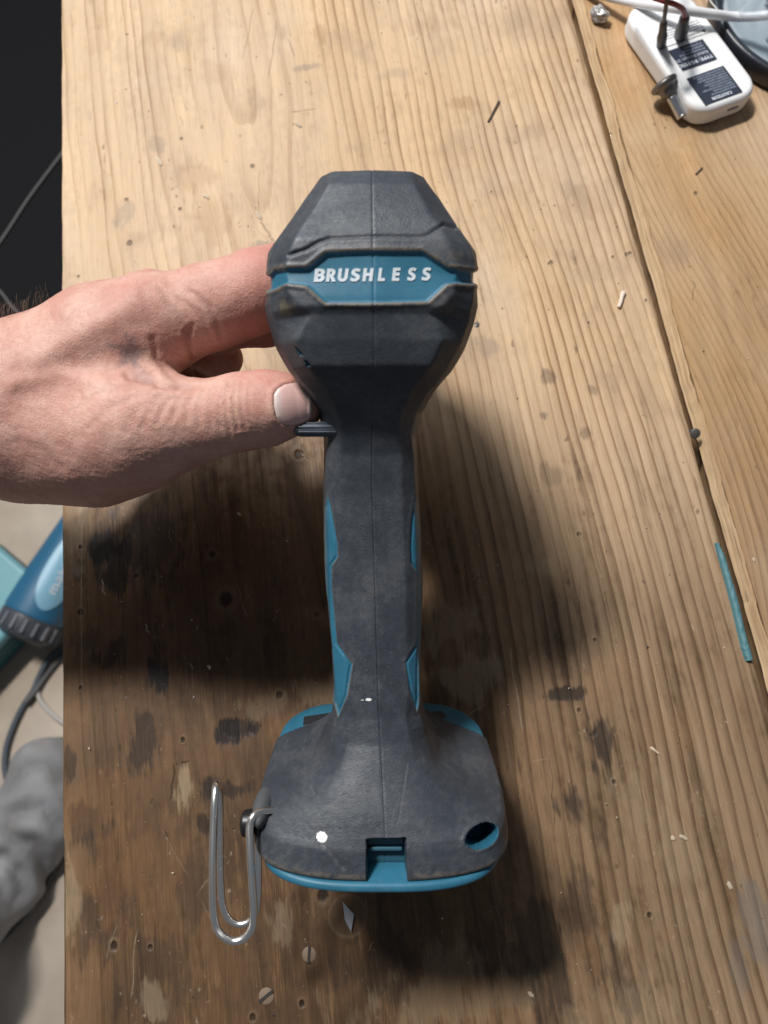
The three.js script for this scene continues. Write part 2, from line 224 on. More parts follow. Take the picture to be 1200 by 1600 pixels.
function plankGeo(xa, xb, za, zb, nx, nz, height, edgeL, edgeR, thick) {
  const pos = [], uv = [], idx = [];
  const push = (x, y, z) => { pos.push(x, y, z); uv.push((x - xa) / (xb - xa), (z - za) / (zb - za)); };
  for (let j = 0; j <= nz; j++) for (let i = 0; i <= nx; i++) {
    let u = i / nx; u = u < 0.06 ? u * u / 0.06 * 0.5 + u * 0.5 : u > 0.94 ? 1 - ((1 - u) ** 2 / 0.06 * 0.5 + (1 - u) * 0.5) : u;
    const z = lerp(za, zb, j / nz); let x = lerp(xa, xb, u); const y = height(x, z);
    if (i === 0) x += edgeL(z); if (i === nx) x += edgeR(z);
    push(x, y, z);
  }
  for (let j = 0; j < nz; j++) for (let i = 0; i < nx; i++) { const a = j * (nx + 1) + i, b = a + 1, c = a + nx + 1, d = c + 1; idx.push(a, c, b, b, c, d); }
  const side = (list) => { for (let q = 0; q < list.length - 1; q++) { const [a, b] = [list[q], list[q + 1]], k = pos.length / 3; for (const p of [a, b]) push(pos[p * 3], pos[p * 3 + 1], pos[p * 3 + 2]); for (const p of [a, b]) push(pos[p * 3], -thick, pos[p * 3 + 2]); idx.push(k, k + 2, k + 1, k + 1, k + 2, k + 3); } };
  const L = [], Rr = [], T = [], B = [];
  for (let j = 0; j <= nz; j++) { L.push(j * (nx + 1)); Rr.push(j * (nx + 1) + nx); } for (let i = 0; i <= nx; i++) { T.push(i); B.push(nz * (nx + 1) + i); }
  side(L); side(Rr.reverse()); side(T.reverse()); side(B);
  { const k = pos.length / 3; push(xa, -thick, za); push(xb, -thick, za); push(xa, -thick, zb); push(xb, -thick, zb); idx.push(k, k + 1, k + 2, k + 1, k + 3, k + 2); }
  const g = new THREE.BufferGeometry(); g.setAttribute('position', new THREE.Float32BufferAttribute(pos, 3)); g.setAttribute('uv', new THREE.Float32BufferAttribute(uv, 2)); g.setIndex(idx); g.computeVertexNormals(); return g;
}
const bench = new THREE.Group(); bench.name = 'workbench'; scene.add(bench); struct(bench);
{
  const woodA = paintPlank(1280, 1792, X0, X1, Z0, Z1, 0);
  const gapL = (z) => -0.0006 + 0.0011 * fbm(0.2, z * 70, 3.1, 4);
  const geoA = plankGeo(X0, X1, Z0, Z1, 150, 330, (x, z) => {
    const e = x - X0, f = X1 - x;
    return 0.0005 * fbm(x * 16, z * 9, 6.2, 3) - 0.0012 * (1 - ss(0, 0.003 + 0.002 * N(1, z * 40, 2), e)) - 0.0022 * (1 - ss(0, 0.003 + 0.003 * N(4, z * 30, 1), f));
  }, (z) => 0.0006 + 0.0007 * fbm(3.2, z * 55, 1.4, 4) + 0.0022 * ss(0.018, 0.022, z), gapL, 0.045);
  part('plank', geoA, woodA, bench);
  const woodB = paintPlank(640, 1408, X1 + 0.0085, X2, Z0, Z1, 1);
  part('plank', plankGeo(X1 + 0.0085, X2, Z0, Z1, 90, 200, (x, z) => 0.0004 * fbm(x * 14, z * 9, 16.2, 3), (z) => 0, () => 0, 0.045), woodB, bench);
  // the split, paler arris of the second plank along the gap
  const pale = dataTex(256, 1024, (i, j) => {
    const f = fbm(i * 0.05, j * 0.018, 4.4, 4), g = fbm(i * 0.4, j * 0.03, 1.1, 3), k = fbm(i * 0.02, j * 0.006, 9, 3);
    let c = mix3([0.56, 0.41, 0.245], [0.38, 0.235, 0.12], clamp(0.5 + 1.3 * f + 0.5 * ss(120, 220, i + 90 * f))); const v = 1 + 0.35 * g + 0.3 * k; c = c.map((q) => q * v);
    return mix3(c, [0.10, 0.06, 0.035], 0.7 * ss(0.1, 0.35, fbm(i * 0.06, j * 0.02, 19, 3)));
  });
  const w = (z) => 0.0058 + 0.0045 * fbm(0.7, z * 24, 5.5, 3) + 0.0012 * fbm(2.7, z * 130, 5.5, 3);
  const pos = [], uv = [], idx = [], nx = 14, nz = 700;
  for (let j = 0; j <= nz; j++) for (let i = 0; i <= nx; i++) {
    const z = lerp(Z0, Z1, j / nz), u = i / nx, x = X1 + (i === 0 ? 0.0088 : 0.0028) + 0.0014 * fbm(6.3, z * 34, 8, 4) + u * w(z);
    const y = lerp(-0.0042, 0.0009, ss(0, 0.85, u)) + 0.0007 * fbm(x * 240, z * 90, 2.2, 3) * (u < 1 ? 1 : 0.3) - (i === 0 ? 0.0065 : 0) - (i === nx ? 0.0012 : 0);
    pos.push(x, y, z); uv.push(u, (z - Z0) * 1.8);
  }
  for (let j = 0; j < nz; j++) for (let i = 0; i < nx; i++) { const a = j * (nx + 1) + i, b = a + 1, c = a + nx + 1, d = c + 1; idx.push(a, c, b, b, c, d); }
  const g = new THREE.BufferGeometry(); g.setAttribute('position', new THREE.Float32BufferAttribute(pos, 3)); g.setAttribute('uv', new THREE.Float32BufferAttribute(uv, 2)); g.setIndex(idx); g.computeVertexNormals();
  part('plank_edge', g, new THREE.MeshStandardMaterial({ map: pale, roughness: 0.75 }), bench);
  // the frame rail the planks lie on, seen only as darkness in the gap
  const rail = new THREE.BoxGeometry(0.09, 0.05, 0.76); rail.translate(X1, -0.072, -0.215);
  part('bench_rail', rail, std([0.12, 0.075, 0.045], 0.8), bench);
}

// ------------------------------------------------------------------ the cordless driver
// Built in millimetres in its own axes (x across, y along the grip, z towards its back), then moved to its place.
// A loft of closed sections along the grip: each key gives y, the centre x, how the section leans (s) and how its front leans (h), and eight points of its right half from the middle of the back to the middle of the front.
function loft(keys, step, segN, smoothU, smoothV, pivot) {
  const vec = (k) => [k.y, k.x, k.s ?? 0, k.h ?? 0, ...k.p.flat(), k.c ?? clamp((-76 - k.y) / 10)];
  const ks = keys.map(vec), cum = [0];
  for (let i = 1; i < ks.length; i++) {
    let m = Math.abs(ks[i][0] - ks[i - 1][0]);
    for (let q = 4; q < 20; q += 2) m = Math.max(m, Math.hypot(ks[i][q] - ks[i - 1][q], ks[i][q + 1] - ks[i - 1][q + 1], ks[i][0] - ks[i - 1][0]));
    cum.push(cum[i - 1] + Math.max(m, 0.01));
  }
  const n = Math.ceil(cum.at(-1) / step); let rows = [];
  for (let r = 0, i = 0; r <= n; r++) { const t = cum.at(-1) * r / n; while (i < ks.length - 2 && cum[i + 1] < t) i++; const f = (t - cum[i]) / (cum[i + 1] - cum[i]); rows.push(ks[i].map((a, q) => lerp(a, ks[i + 1][q], f))); }
  const sg = smoothV / (cum.at(-1) / n), rad = Math.ceil(sg * 2.5), wts = []; for (let q = -rad; q <= rad; q++) wts.push(Math.exp(-q * q / (2 * sg * sg)));
  const ws = wts.reduce((a, b) => a + b);
  rows = rows.map((_, r) => { const o = new Array(21).fill(0); for (let q = -rad; q <= rad; q++) { const s = rows[clamp(r + q, 0, n)], w = wts[q + rad] / ws; for (let c = 0; c < 21; c++) o[c] += s[c] * w; } return o; });
  const pos = [], uv = []; let cols = 0;
  rows.forEach((v, r) => {
    const half = []; for (let q = 0; q < 8; q++) half.push([v[4 + 2 * q], v[5 + 2 * q]]);
    const ring = [...half, ...half.slice(1, 7).reverse().map(([x, z]) => [-x, z])], counts = [...segN, ...segN.slice().reverse()];
    let pts = [];
    ring.forEach((a, q) => { const b = ring[(q + 1) % 14], m = counts[q]; for (let c = 0; c < m; c++) { let f = c / m; if (q === 0) f = f ** 1.25; if (q === 13) f = 1 - (1 - f) ** 1.25; const o = ring[(q + 13) % 14], e = ring[(q + 2) % 14], cr = (A, B, C, D) => { const la = Math.hypot(B[0] - A[0], B[1] - A[1]), lb = Math.hypot(C[0] - B[0], C[1] - B[1]), lc = Math.hypot(D[0] - C[0], D[1] - C[1]); return [0, 1].map((k) => { const m1 = (B[k] - A[k]) / la * lb / (1 + lb / la) + (C[k] - B[k]) / (1 + la / lb), m2 = (C[k] - B[k]) / (1 + lc / lb) + (D[k] - C[k]) / lc * lb / (1 + lb / lc); return (2 * f ** 3 - 3 * f * f + 1) * B[k] + (f ** 3 - 2 * f * f + f) * m1 + (3 * f * f - 2 * f ** 3) * C[k] + (f ** 3 - f * f) * m2; }); };
      const s = cr(o, a, b, e); pts.push([lerp(lerp(a[0], b[0], f), s[0], v[20]), lerp(lerp(a[1], b[1], f), s[1], v[20])]); } });
    cols = pts.length;
    for (let it = 0; it < smoothU; it++) pts = pts.map((p, q) => { const a = pts[(q + cols - 1) % cols], b = pts[(q + 1) % cols]; return [0.25 * a[0] + 0.5 * p[0] + 0.25 * b[0], 0.25 * a[1] + 0.5 * p[1] + 0.25 * b[1]]; });
    let len = 0;
    pts.forEach((p, c) => {
      if (c) len += Math.hypot(p[0] - pts[c - 1][0], p[1] - pts[c - 1][1]);
      pos.push(v[1] + p[0], v[0] - v[2] * (p[1] - pivot) + v[3] * Math.max(0, -(p[1] + 6)), -240 + p[1]); uv.push(len / 60, cum.at(-1) * r / n / 60);
    });
  });
  const idx = [];
  for (let r = 0; r < n; r++) for (let c = 0; c < cols; c++) { const a = r * cols + c, b = r * cols + (c + 1) % cols, d = a + cols, e = b + cols; idx.push(a, d, b, b, d, e); }
  return { pos, uv, idx };
}
function meshOf(m) { const g = new THREE.BufferGeometry(); g.setAttribute('position', new THREE.Float32BufferAttribute(m.pos, 3)); g.setAttribute('uv', new THREE.Float32BufferAttribute(m.uv, 2)); g.setIndex(m.idx); g.computeVertexNormals(); return g; }
function displace(m, fn) {                                    // fn(x, y, z, normal) -> millimetres outwards, or a vector
  const nor = meshOf(m).attributes.normal.array, out = m.pos.slice();
  for (let k = 0; k < out.length; k += 3) { const d = fn(m.pos[k], m.pos[k + 1], m.pos[k + 2], [nor[k], nor[k + 1], nor[k + 2]]); if (Array.isArray(d)) for (let q = 0; q < 3; q++) out[k + q] += d[q]; else if (d) for (let q = 0; q < 3; q++) out[k + q] += nor[k + q] * d; }
  return { ...m, rest: m.rest ?? m.pos, pos: out };
}
function split(m, field) {                                    // cuts the mesh along field = 0; returns [outside, inside]
  const has = m.rest ?? m.pos, nv = m.pos.length / 3, f = new Float32Array(nv);
  for (let k = 0; k < nv; k++) f[k] = field(has[3 * k], has[3 * k + 1], has[3 * k + 2]);
  const make = () => ({ pos: [], rest: [], uv: [], idx: [], map: new Map() }), O = make(), I = make();
  const vtx = (M, key, a, b, t) => {
    let id = M.map.get(key); if (id !== undefined) return id;
    id = M.pos.length / 3; M.map.set(key, id);
    for (let q = 0; q < 3; q++) { M.pos.push(lerp(m.pos[3 * a + q], m.pos[3 * b + q], t)); M.rest.push(lerp(has[3 * a + q], has[3 * b + q], t)); }
    for (let q = 0; q < 2; q++) M.uv.push(lerp(m.uv[2 * a + q], m.uv[2 * b + q], t));
    return id;
  };
  for (let k = 0; k < m.idx.length; k += 3) {
    const t = [m.idx[k], m.idx[k + 1], m.idx[k + 2]], inn = t.map((v) => f[v] < 0), c = inn.filter(Boolean).length;
    if (c === 0 || c === 3) { const M = c ? I : O; for (const v of t) M.idx.push(vtx(M, v, v, v, 0)); continue; }
    for (const [M, side] of [[I, true], [O, false]]) {
      const poly = [];
      for (let q = 0; q < 3; q++) { const a = t[q], b = t[(q + 1) % 3]; if (inn[q] === side) poly.push(vtx(M, a, a, a, 0)); if (inn[q] !== inn[(q + 1) % 3]) { const lo = Math.min(a, b), hi = Math.max(a, b); poly.push(vtx(M, lo * 1e7 + hi + 0.5, lo, hi, f[lo] / (f[lo] - f[hi]))); } }
      for (let q = 1; q < poly.length - 1; q++) M.idx.push(poly[0], poly[q], poly[q + 1]);
    }
  }
  return [O, I];
}
// distance to a closed outline, negative inside
function outline(poly) {
  return (x, y) => {
    let d = Infinity, c = false;
    for (let i = 0, j = poly.length - 1; i < poly.length; j = i++) {
      const [ax, ay] = poly[j], [bx, by] = poly[i], ex = bx - ax, ey = by - ay, t = clamp(((x - ax) * ex + (y - ay) * ey) / (ex * ex + ey * ey || 1e-9));
      d = Math.min(d, Math.hypot(x - ax - t * ex, y - ay - t * ey)); if ((ay > y) !== (by > y) && x < (bx - ax) * (y - ay) / (by - ay) + ax) c = !c;
    }
    return c ? -d : d;
  };
}
const px = (x, y, z) => [600 + F * x / -z, 800 - F * y / -z];  // the outlines below were measured square to the back of the tool, in units of about 0.2 mm
const cutter = (poly) => { const o = outline(poly), xs = poly.map((p) => p[0]), ys = poly.map((p) => p[1]), lo = [Math.min(...xs) - 12, Math.min(...ys) - 12], hi = [Math.max(...xs) + 12, Math.max(...ys) + 12]; return (x, y, z) => { const [u, v] = px(x, y, z); if (u < lo[0] || u > hi[0] || v < lo[1] || v > hi[1]) return 12; return o(u, v) * 0.21; }; };

const seamX = (y) => { const t = [[-130, 0.8], [-112, 0.6], [-67, -2.0], [-24, -3.2], [11, -4.2], [27, -4.0], [50, -3.0], [74, -3.2], [115, -4.0]]; for (let i = 1; i < t.length; i++) if (y <= t[i][0] || i === t.length - 1) return lerp(t[i - 1][1], t[i][1], clamp((y - t[i - 1][0]) / (t[i][0] - t[i - 1][0]))); };
const spineX = (y) => { const t = [[-130, -1.0], [-96, -1.0], [-67, -2.6], [-24, -3.8], [11, -4.9], [27, -5.0], [48, -4.6], [74, -3.9], [115, -3.9]]; for (let i = 1; i < t.length; i++) if (y <= t[i][0] || i === t.length - 1) return lerp(t[i - 1][1], t[i][1], clamp((y - t[i - 1][0]) / (t[i][0] - t[i - 1][0]))); };
const K = (y, s, h, ...p) => ({ y, x: spineX(y), s, h, p });
const headFront = (w) => [[w, -34], [w - 2, -62], [w - 7, -74], [0, -78]];
const keys = [
  K(112.2, 0, 0.32, [0, -30], [1, -30], [2, -31], [2, -32], [2, -36], [2, -38], [1, -40], [0, -40]),
  K(112.4, 0, 0.32, [0, -3], [12, -4], [15.0, -7], [15.6, -12], [15.6, -34], [14, -60], [9, -70], [0, -72]),
  K(110.6, 0, 0.32, [0, 0.5], [13, -0.3], [17.0, -4], [17.9, -9], ...headFront(17.9)),
  K(104.5, 0, 0.32, [0, 5], [13.8, 4.4], [20, -1], [22.2, -6], ...headFront(22)),
  K(94, 0, 0.32, [0, 9], [18.5, 8.2], [26, 2.2], [28.2, -3.5], ...headFront(26.5)),
  K(87, 0, 0.32, [0, 11.4], [22.5, 10.6], [30, 4.6], [32.6, -1.5], ...headFront(28)),
  K(84.5, 0, 0.32, [0, 12.6], [23.5, 11.8], [31.2, 5.2], [34.2, -1.2], ...headFront(28.5)),
  K(80.5, 0, 0.32, [0, 13.0], [25, 12], [32.6, 5.4], [34.6, -1.0], ...headFront(29)),
  K(74, 0, 0.32, [0, 12.7], [27, 11.2], [32.8, 5.0], [34.3, -1.5], ...headFront(29.5)),
  K(67, 0, 0.32, [0, 13.0], [25, 12], [32.4, 5.4], [34.9, -1], ...headFront(30)),
  K(63.5, 0, 0.32, [0, 12.9], [22, 12.2], [31.4, 5.6], [34.3, -1.5], ...headFront(29.5)),
  K(61.2, 0, 0.32, [0, 11.4], [18.6, 10.8], [31.4, 3.6], [33.8, -3], ...headFront(29)),
  K(54, 0, 0.31, [0, 9.6], [23.0, 8.9], [29.2, 1.6], [31.4, -5], ...headFront(28)),
  K(46.5, 0, 0.28, [0, 6.6], [19.6, 5.9], [25.2, -1.2], [27.4, -8], ...headFront(25)),
  K(40.5, 0, 0.2, [0, 0.2], [14, -0.8], [20, -6.4], [22.6, -13], [22.5, -34], [20, -58], [14, -66], [0, -69]),
  K(33.5, 0, 0.1, [0, -8], [11, -9], [16, -14], [18.4, -21], [18.6, -38], [17, -55], [11, -61], [0, -63]),
  K(27, 0, 0, [0, -13], [9.5, -14.2], [14.6, -18.8], [16.7, -26], [17, -38], [15.4, -51], [9, -57], [0, -58]),
  K(20, 0, 0, [0, -16], [11.0, -17.2], [15.5, -21.3], [16.9, -29], [17.1, -38], [15.2, -50], [8, -56], [0, -57]),
  K(6, 0, 0, [0, -18.4], [11.2, -19.6], [16.1, -23.7], [17.5, -31], [17.7, -39], [15.6, -50], [8, -56], [0, -57]),
  K(-18, 0, 0, [0, -20.6], [11.4, -21.8], [16.5, -25.5], [18.0, -33], [18.2, -40], [15.8, -51], [8, -57.5], [0, -58.5]),
  K(-30, 0, 0, [0, -21.4], [11.4, -22.6], [16.3, -26.3], [17.8, -33.5], [18.0, -41], [15.6, -51.5], [8, -58], [0, -59]),
  K(-50, 0, 0, [0, -22.2], [11.2, -23.4], [15.7, -26.9], [16.6, -34], [16.7, -42], [15, -52], [8, -58.5], [0, -59.5]),
  K(-64, 0, 0.0, [0, -22.6], [11.2, -23.6], [15.5, -27.1], [16.2, -34], [16.2, -42], [15, -52], [8.6, -59], [0, -60]),
  K(-72, 0.08, 0, [0, -22.4], [10.2, -23.4], [15.2, -27.6], [16.6, -34.5], [16.6, -42.5], [15.2, -52], [9, -60], [0, -61]),
  K(-79, 0.18, 0, [0, -21], [11.6, -22.2], [17.2, -27.4], [18.8, -36], [18.4, -44], [16, -53], [10, -61.5], [0, -62.5]),
  K(-87, 0.29, 0, [0, -16.8], [14.6, -18.6], [21.6, -25.6], [24, -36], [22.8, -47], [19, -58], [12, -68], [0, -69]),
  K(-94, 0.34, 0, [0, -12.8], [18.6, -14.8], [28.6, -22.6], [32, -35.5], [31, -50], [26.5, -65], [16, -75], [0, -76.5]),
  K(-98.8, 0.356, 0, [0, -10.6], [21.6, -12.2], [35, -19.4], [40.4, -32], [40.6, -54], [37, -72], [25, -83], [0, -85]),
  K(-101, 0.356, 0, [0, -9.4], [23, -10.6], [38.4, -16.6], [43.6, -29], [43.6, -58], [40, -76], [28, -86.6], [0, -88.6]),
  K(-103, 0.356, 0, [0, -8.6], [23.6, -9.8], [39.4, -15.6], [44.8, -27.5], [44.2, -60], [41, -77.6], [29, -87.8], [0, -89.8]),
  K(-111, 0.356, 0, [0, -7.2], [24, -8.6], [40.2, -14.6], [45.9, -26.5], [45, -60], [41.6, -78], [29.6, -88.4], [0, -90.4]),
  K(-112.6, 0.356, 0, [0, -8.0], [23.4, -9.6], [39.2, -15.6], [44.8, -27.5], [44, -60], [40.6, -77], [28.6, -87.2], [0, -89.2]),
  K(-112.6, 0.356, 0, [0, -40], [1, -40], [2, -41], [2, -42], [2, -46], [2, -47], [1, -48], [0, -48]),
];
let shell = loft(keys, 0.42, [46, 22, 20, 22, 16, 14, 10], 5, 0.6, -40);

const bandPoly = [[405, 431], [421, 430], [428, 421.5], [447, 418.5], [479, 418.5], [509, 394], [584, 391], [660, 391.5], [699, 417.5], [739, 423.5], [760, 424], [760, 445], [740, 444.5], [710, 442.5], [698, 444], [669, 471], [584, 473.5], [509, 473.5], [479, 446.5], [447.5, 443], [422, 455], [405, 456]];
const leftPoly = [[512.5, 772], [519, 800], [527.5, 848], [528, 870], [518.6, 884], [518.6, 918], [527, 1004], [551, 1037], [543, 1086], [528.5, 1120], [521, 1096], [517, 1050], [510.5, 985], [508.6, 900], [507.3, 830], [507.6, 790]];
const rightPoly = [[648.5, 772], [642, 812], [639.5, 850], [641, 880], [650, 892], [652.5, 930], [650, 1006], [632.5, 1034], [639, 1078], [651, 1112], [655, 1098], [655.5, 1040], [658, 980], [657.5, 900], [655, 820], [652, 785]];
const band0 = cutter(bandPoly), left0 = cutter(leftPoly), right0 = cutter(rightPoly);
const band = (x, y, z) => (z > -292 ? band0(x, y, z) : 12), left = (x, y, z) => (z > -278 ? left0(x, y, z) : 12), right = (x, y, z) => (z > -278 ? right0(x, y, z) : 12);
const noteFld = cutter([[573.5, 1311], [633, 1309.5], [637, 1420], [574, 1420]]), notch = (x, y, z) => (y < -98 ? noteFld(x, y, z) : 12);
const eye0 = (x, y, z) => { if (y > -90 || z < -300) return 12; const [u, v] = px(x, y, z), a = -0.5, du = u - 753, dv = v - 1306, p = du * Math.cos(a) + dv * Math.sin(a), q = -du * Math.sin(a) + dv * Math.cos(a); return (Math.hypot(p / 29, q / 20.5) - 1) * 4.8; };
const slots = [cutter([[459, 540], [466, 545], [474, 556], [468, 557]]), cutter([[474, 563], [480, 565], [486, 573], [479, 574]])];
const slot = (x, y, z) => z < -272 ? 12 : Math.min(slots[0](x, y, z), slots[1](x, y, z));
const front = (x, y, z) => Math.max((y + 92 + 0.356 * (z + 280)), z + 304.5 - 0.02 * Math.abs(x));      // the front lip of the foot, bare blue plastic
const spotA = (x, y, z) => { if (y > -90) return 12; const [u, v] = px(x, y, z), a = Math.atan2(v - 1308, u - 503); return (Math.hypot(u - 503, v - 1308) - 8.8 - 2.2 * N(Math.cos(a) * 2.5, Math.sin(a) * 2.5, 0.3) - 1.2 * N(Math.cos(a) * 5, Math.sin(a) * 5, 5) - 1.3 * N(Math.cos(a) * 14, Math.sin(a) * 14, 2)) * 0.21; };
const spotB = (x, y, z) => { if (z < -276) return 12; const [u, v] = px(x, y, z); if (Math.abs(u - 572) > 14 || Math.abs(v - 1093) > 6) return 12; return Math.min(Math.hypot((u - 576) / 5, (v - 1093) / 2.3) - 1 - 0.5 * N(u * 0.7, v * 0.9, 3), Math.hypot((u - 566) / 3.6, (v - 1093.2) / 1.0) - 1 - 0.6 * N(u, v, 8)) * 0.6; };
const grooves = [[[452, 398], [478, 390], [497, 378], [515, 371], [584, 368.5], [655, 369], [668, 367], [694, 350], [712, 356]]];
const gouges = [[[503, 1318], [537, 1358], 0.55, 0.22], [[637, 1192], [622, 1284], 0.25, 0.07], [[486, 1228], [492, 1240], 0.4, 0.2]];
shell = displace(shell, (x, y, z, n) => {
  let d = 0; const back = n[2] > 0.15;
  const b = band(x, y, z); if (b < 4) { d -= 1.25 * ss(0.05, -0.7, b); d += 0.35 * Math.exp(-(((b - 0.8) / 0.7) ** 2)); }
  for (const f of [left, right]) { const q = f(x, y, z); if (q < 2) { d -= 0.55 * ss(0.05, -0.5, q) - 0.42 * ss(-0.7, -1.25, q); d += 0.14 * Math.exp(-(((q - 0.45) / 0.4) ** 2)); } }
  const s = x - seamX(y); if (back) d -= 0.24 * Math.exp(-((s / 0.22) ** 2));
  const sl = slot(x, y, z); if (sl < 1) d -= 1.4 * ss(0.1, -0.5, sl);
  const f = front(x, y, z); if (f < 2) d -= 0.9 * ss(0.05, -0.5, f);
  if (y > 75) { const g = grooves.reduce((m, p) => { const [u, v] = px(x, y, z); return Math.max(m, Math.exp(-((segDist(u, v, p) * 0.2 / 0.6) ** 2))); }, 0); d -= 0.75 * g; }
  // soft faceting wear and the shallow hollows either side of the foot
  if (y < -78 && y > -104) { for (const sx of [-1, 1]) { const [u, v] = px(x, y, z); d -= 2.2 * Math.exp(-(((u - (592 + sx * 110)) / 46) ** 2) - (((v - 1178) / 30) ** 2)); } }
  const sa = spotA(x, y, z); if (sa < 0.6) d += 0.18 * ss(0.1, -0.5, sa) + 0.12 * N(x * 2, y * 2, 1) * ss(0, -0.6, sa);
  if (y < -60) for (const [a, c, w, dep] of gouges) { const [u, v] = px(x, y, z), ex = c[0] - a[0], ey = c[1] - a[1], t = clamp(((u - a[0]) * ex + (v - a[1]) * ey) / (ex * ex + ey * ey)); d -= dep * Math.exp(-((Math.hypot(u - a[0] - t * ex, v - a[1] - t * ey) * 0.21 / w) ** 2)); }
  d += 0.16 * fbm(x * 0.09, y * 0.09, z * 0.09, 3);
  const nt = notch(x, y, z), ey = eye0(x, y, z), out = [n[0] * d, n[1] * d, n[2] * d];
  if (nt < 0.4) { const a = 8.5 * ss(0.12, -0.3, nt); out[2] -= a; out[1] += a * 0.2; }
  if (ey < 2) { const a = 17 * ss(-0.45, -1.1, ey) - 0.35 * Math.exp(-(((ey - 0.3) / 0.5) ** 2)); out[2] -= a; out[1] -= a * 0.2; out[0] -= a * 0.04; }
  return out;
});
const cuts = {}; let rest = shell;
for (const [name, f] of [['band', band], ['left', left], ['right', right], ['slot', slot], ['front', front], ['eye', (x, y, z) => eye0(x, y, z) + 0.25], ['spotA', spotA], ['spotB', spotB], ['notch', (x, y, z) => notch(x, y, z) + 0.18]]) { const [o, i] = split(rest, f); rest = o; cuts[name] = i; }
const [gripPart, capPart] = split(rest, (x, y, z) => (y > 60 && z > -330 && (px(x, y, z)[1] < 433) ? -1 : 1) * 1);

// materials of the driver
const rubTile = dataTex(512, 512, (i, j) => {
  const u = i / 512, v = j / 512, a = tileNoise(u, v, 9, 1.2, 4), b = tileNoise(u, v, 70, 5.2, 2), c = tileNoise(u, v, 26, 8.8, 3);
  const q = 0.72 + 0.2 * a + 0.3 * b + 0.2 * c, dusty = ss(0.12, 0.5, a + 0.5 * c);
  return mix3([q * 0.80, q * 0.80, q * 0.80], [0.98, 0.90, 0.80], 0.35 * dusty);
});
const rubBump = dataTex(512, 512, (i, j) => { const u = i / 512, v = j / 512; return 0.5 + 0.45 * tileNoise(u, v, 150, 2.2, 2) + 0.25 * tileNoise(u, v, 60, 4.2, 2); }, false);
const rubRough = dataTex(512, 512, (i, j) => { const u = i / 512, v = j / 512; return 0.48 + 0.3 * tileNoise(u, v, 8, 6.2, 4); }, false);
const rubber = phys([1, 1, 1], 1, { vertexColors: true, map: rubTile, bumpMap: rubBump, bumpScale: 0.00026, roughnessMap: rubRough, specularIntensity: 0.9 });
const blueTile = dataTex(512, 512, (i, j) => { const u = i / 512, v = j / 512, a = tileNoise(u, v, 8, 3.3, 4), b = tileNoise(u, v, 60, 7.7, 2); const q = 0.9 + 0.22 * a + 0.12 * b; return mix3([q, q, q], [1, 0.95, 0.85], 0.2 * ss(0.1, 0.4, a)); });
const blue = phys([1, 1, 1], 0.46, { vertexColors: true, map: blueTile, bumpMap: rubBump, bumpScale: 0.00004, specularIntensity: 0.8 });
const BLUE = [0.028, 0.148, 0.232];
function rubberColour(x, y, z) {
  const q = fbm(x * 0.055, y * 0.055, z * 0.055 + 9, 4), r = fbm(x * 0.45, y * 0.45, z * 0.45, 3), g = fbm(x * 1.9, y * 1.9, z * 1.9, 2);
  let c = mix3([0.058, 0.068, 0.085], [0.098, 0.113, 0.136], ss(-0.35, 0.45, q + 0.5 * r));
  // sawdust and grime packed along the joints of the blue band and the foot, with a ragged edge
  const b = band(x, y, z); let d = b < 8 ? ss(0.25, 0.7, Math.exp(-Math.max(0, b) / 1.5) * 0.8 + 0.7 * r + 0.55 * g) : 0;
  if (y < -80) { const k = -y - 0.356 * (z + 280) - 103; d = Math.max(d, 0.9 * ss(0.2, 0.75, 0.62 * ss(4.5, 9, k) + 0.6 * r + 0.5 * g + 0.2 * q)); }
  for (const f of [left, right]) { const e = f(x, y, z); if (e < 3) d = Math.max(d, 0.7 * ss(0.35, 0.8, Math.exp(-Math.max(0, e) / 0.7) * 0.7 + 0.6 * g + 0.3 * r)); }
  c = mix3(c, [0.27, 0.22, 0.165], 0.85 * d);
  const film = ss(0.0, 0.5, q + 0.55 * r + 0.05); c = mix3(c, [0.185, 0.168, 0.145], 0.38 * film * clamp(0.5 + 1.6 * g + 0.8 * r));
  const fleck = ss(0.42, 0.6, N(x * 2.4, y * 2.4, z * 2.4) + 0.3 * q); c = mix3(c, [0.26, 0.24, 0.21], 0.4 * fleck);
  // a yellowish smear of old glue on the lower left of the head
  const [u, v] = px(x, y, z); if (z > -262 && y > 40) { const s = ss(0.15, 0.8, 1 - Math.hypot((u - 446) / 20, (v - 482) / 17) + 0.9 * r + 0.5 * g); c = mix3(c, [0.30, 0.25, 0.15], 0.6 * s); const s2 = ss(0.2, 0.9, 1 - Math.hypot((u - 712) / 26, (v - 400) / 16) + 0.9 * r + 0.5 * g); c = mix3(c, [0.26, 0.23, 0.19], 0.45 * s2); const s3 = ss(0.1, 0.9, 1 - Math.hypot((u - 700) / 30, (v - 475) / 22) + 0.9 * r + 0.5 * g); c = mix3(c, [0.2, 0.185, 0.165], 0.55 * s3); }
  if (y < -60) for (const [a, e, w] of gouges) { const ex = e[0] - a[0], ey = e[1] - a[1], t = clamp(((u - a[0]) * ex + (v - a[1]) * ey) / (ex * ex + ey * ey)), k = Math.exp(-((Math.hypot(u - a[0] - t * ex, v - a[1] - t * ey) * 0.21 / w) ** 2)); c = mix3(c, [0.24, 0.23, 0.22], 0.5 * k * clamp(0.6 + r * 2)); }
  return c;
}
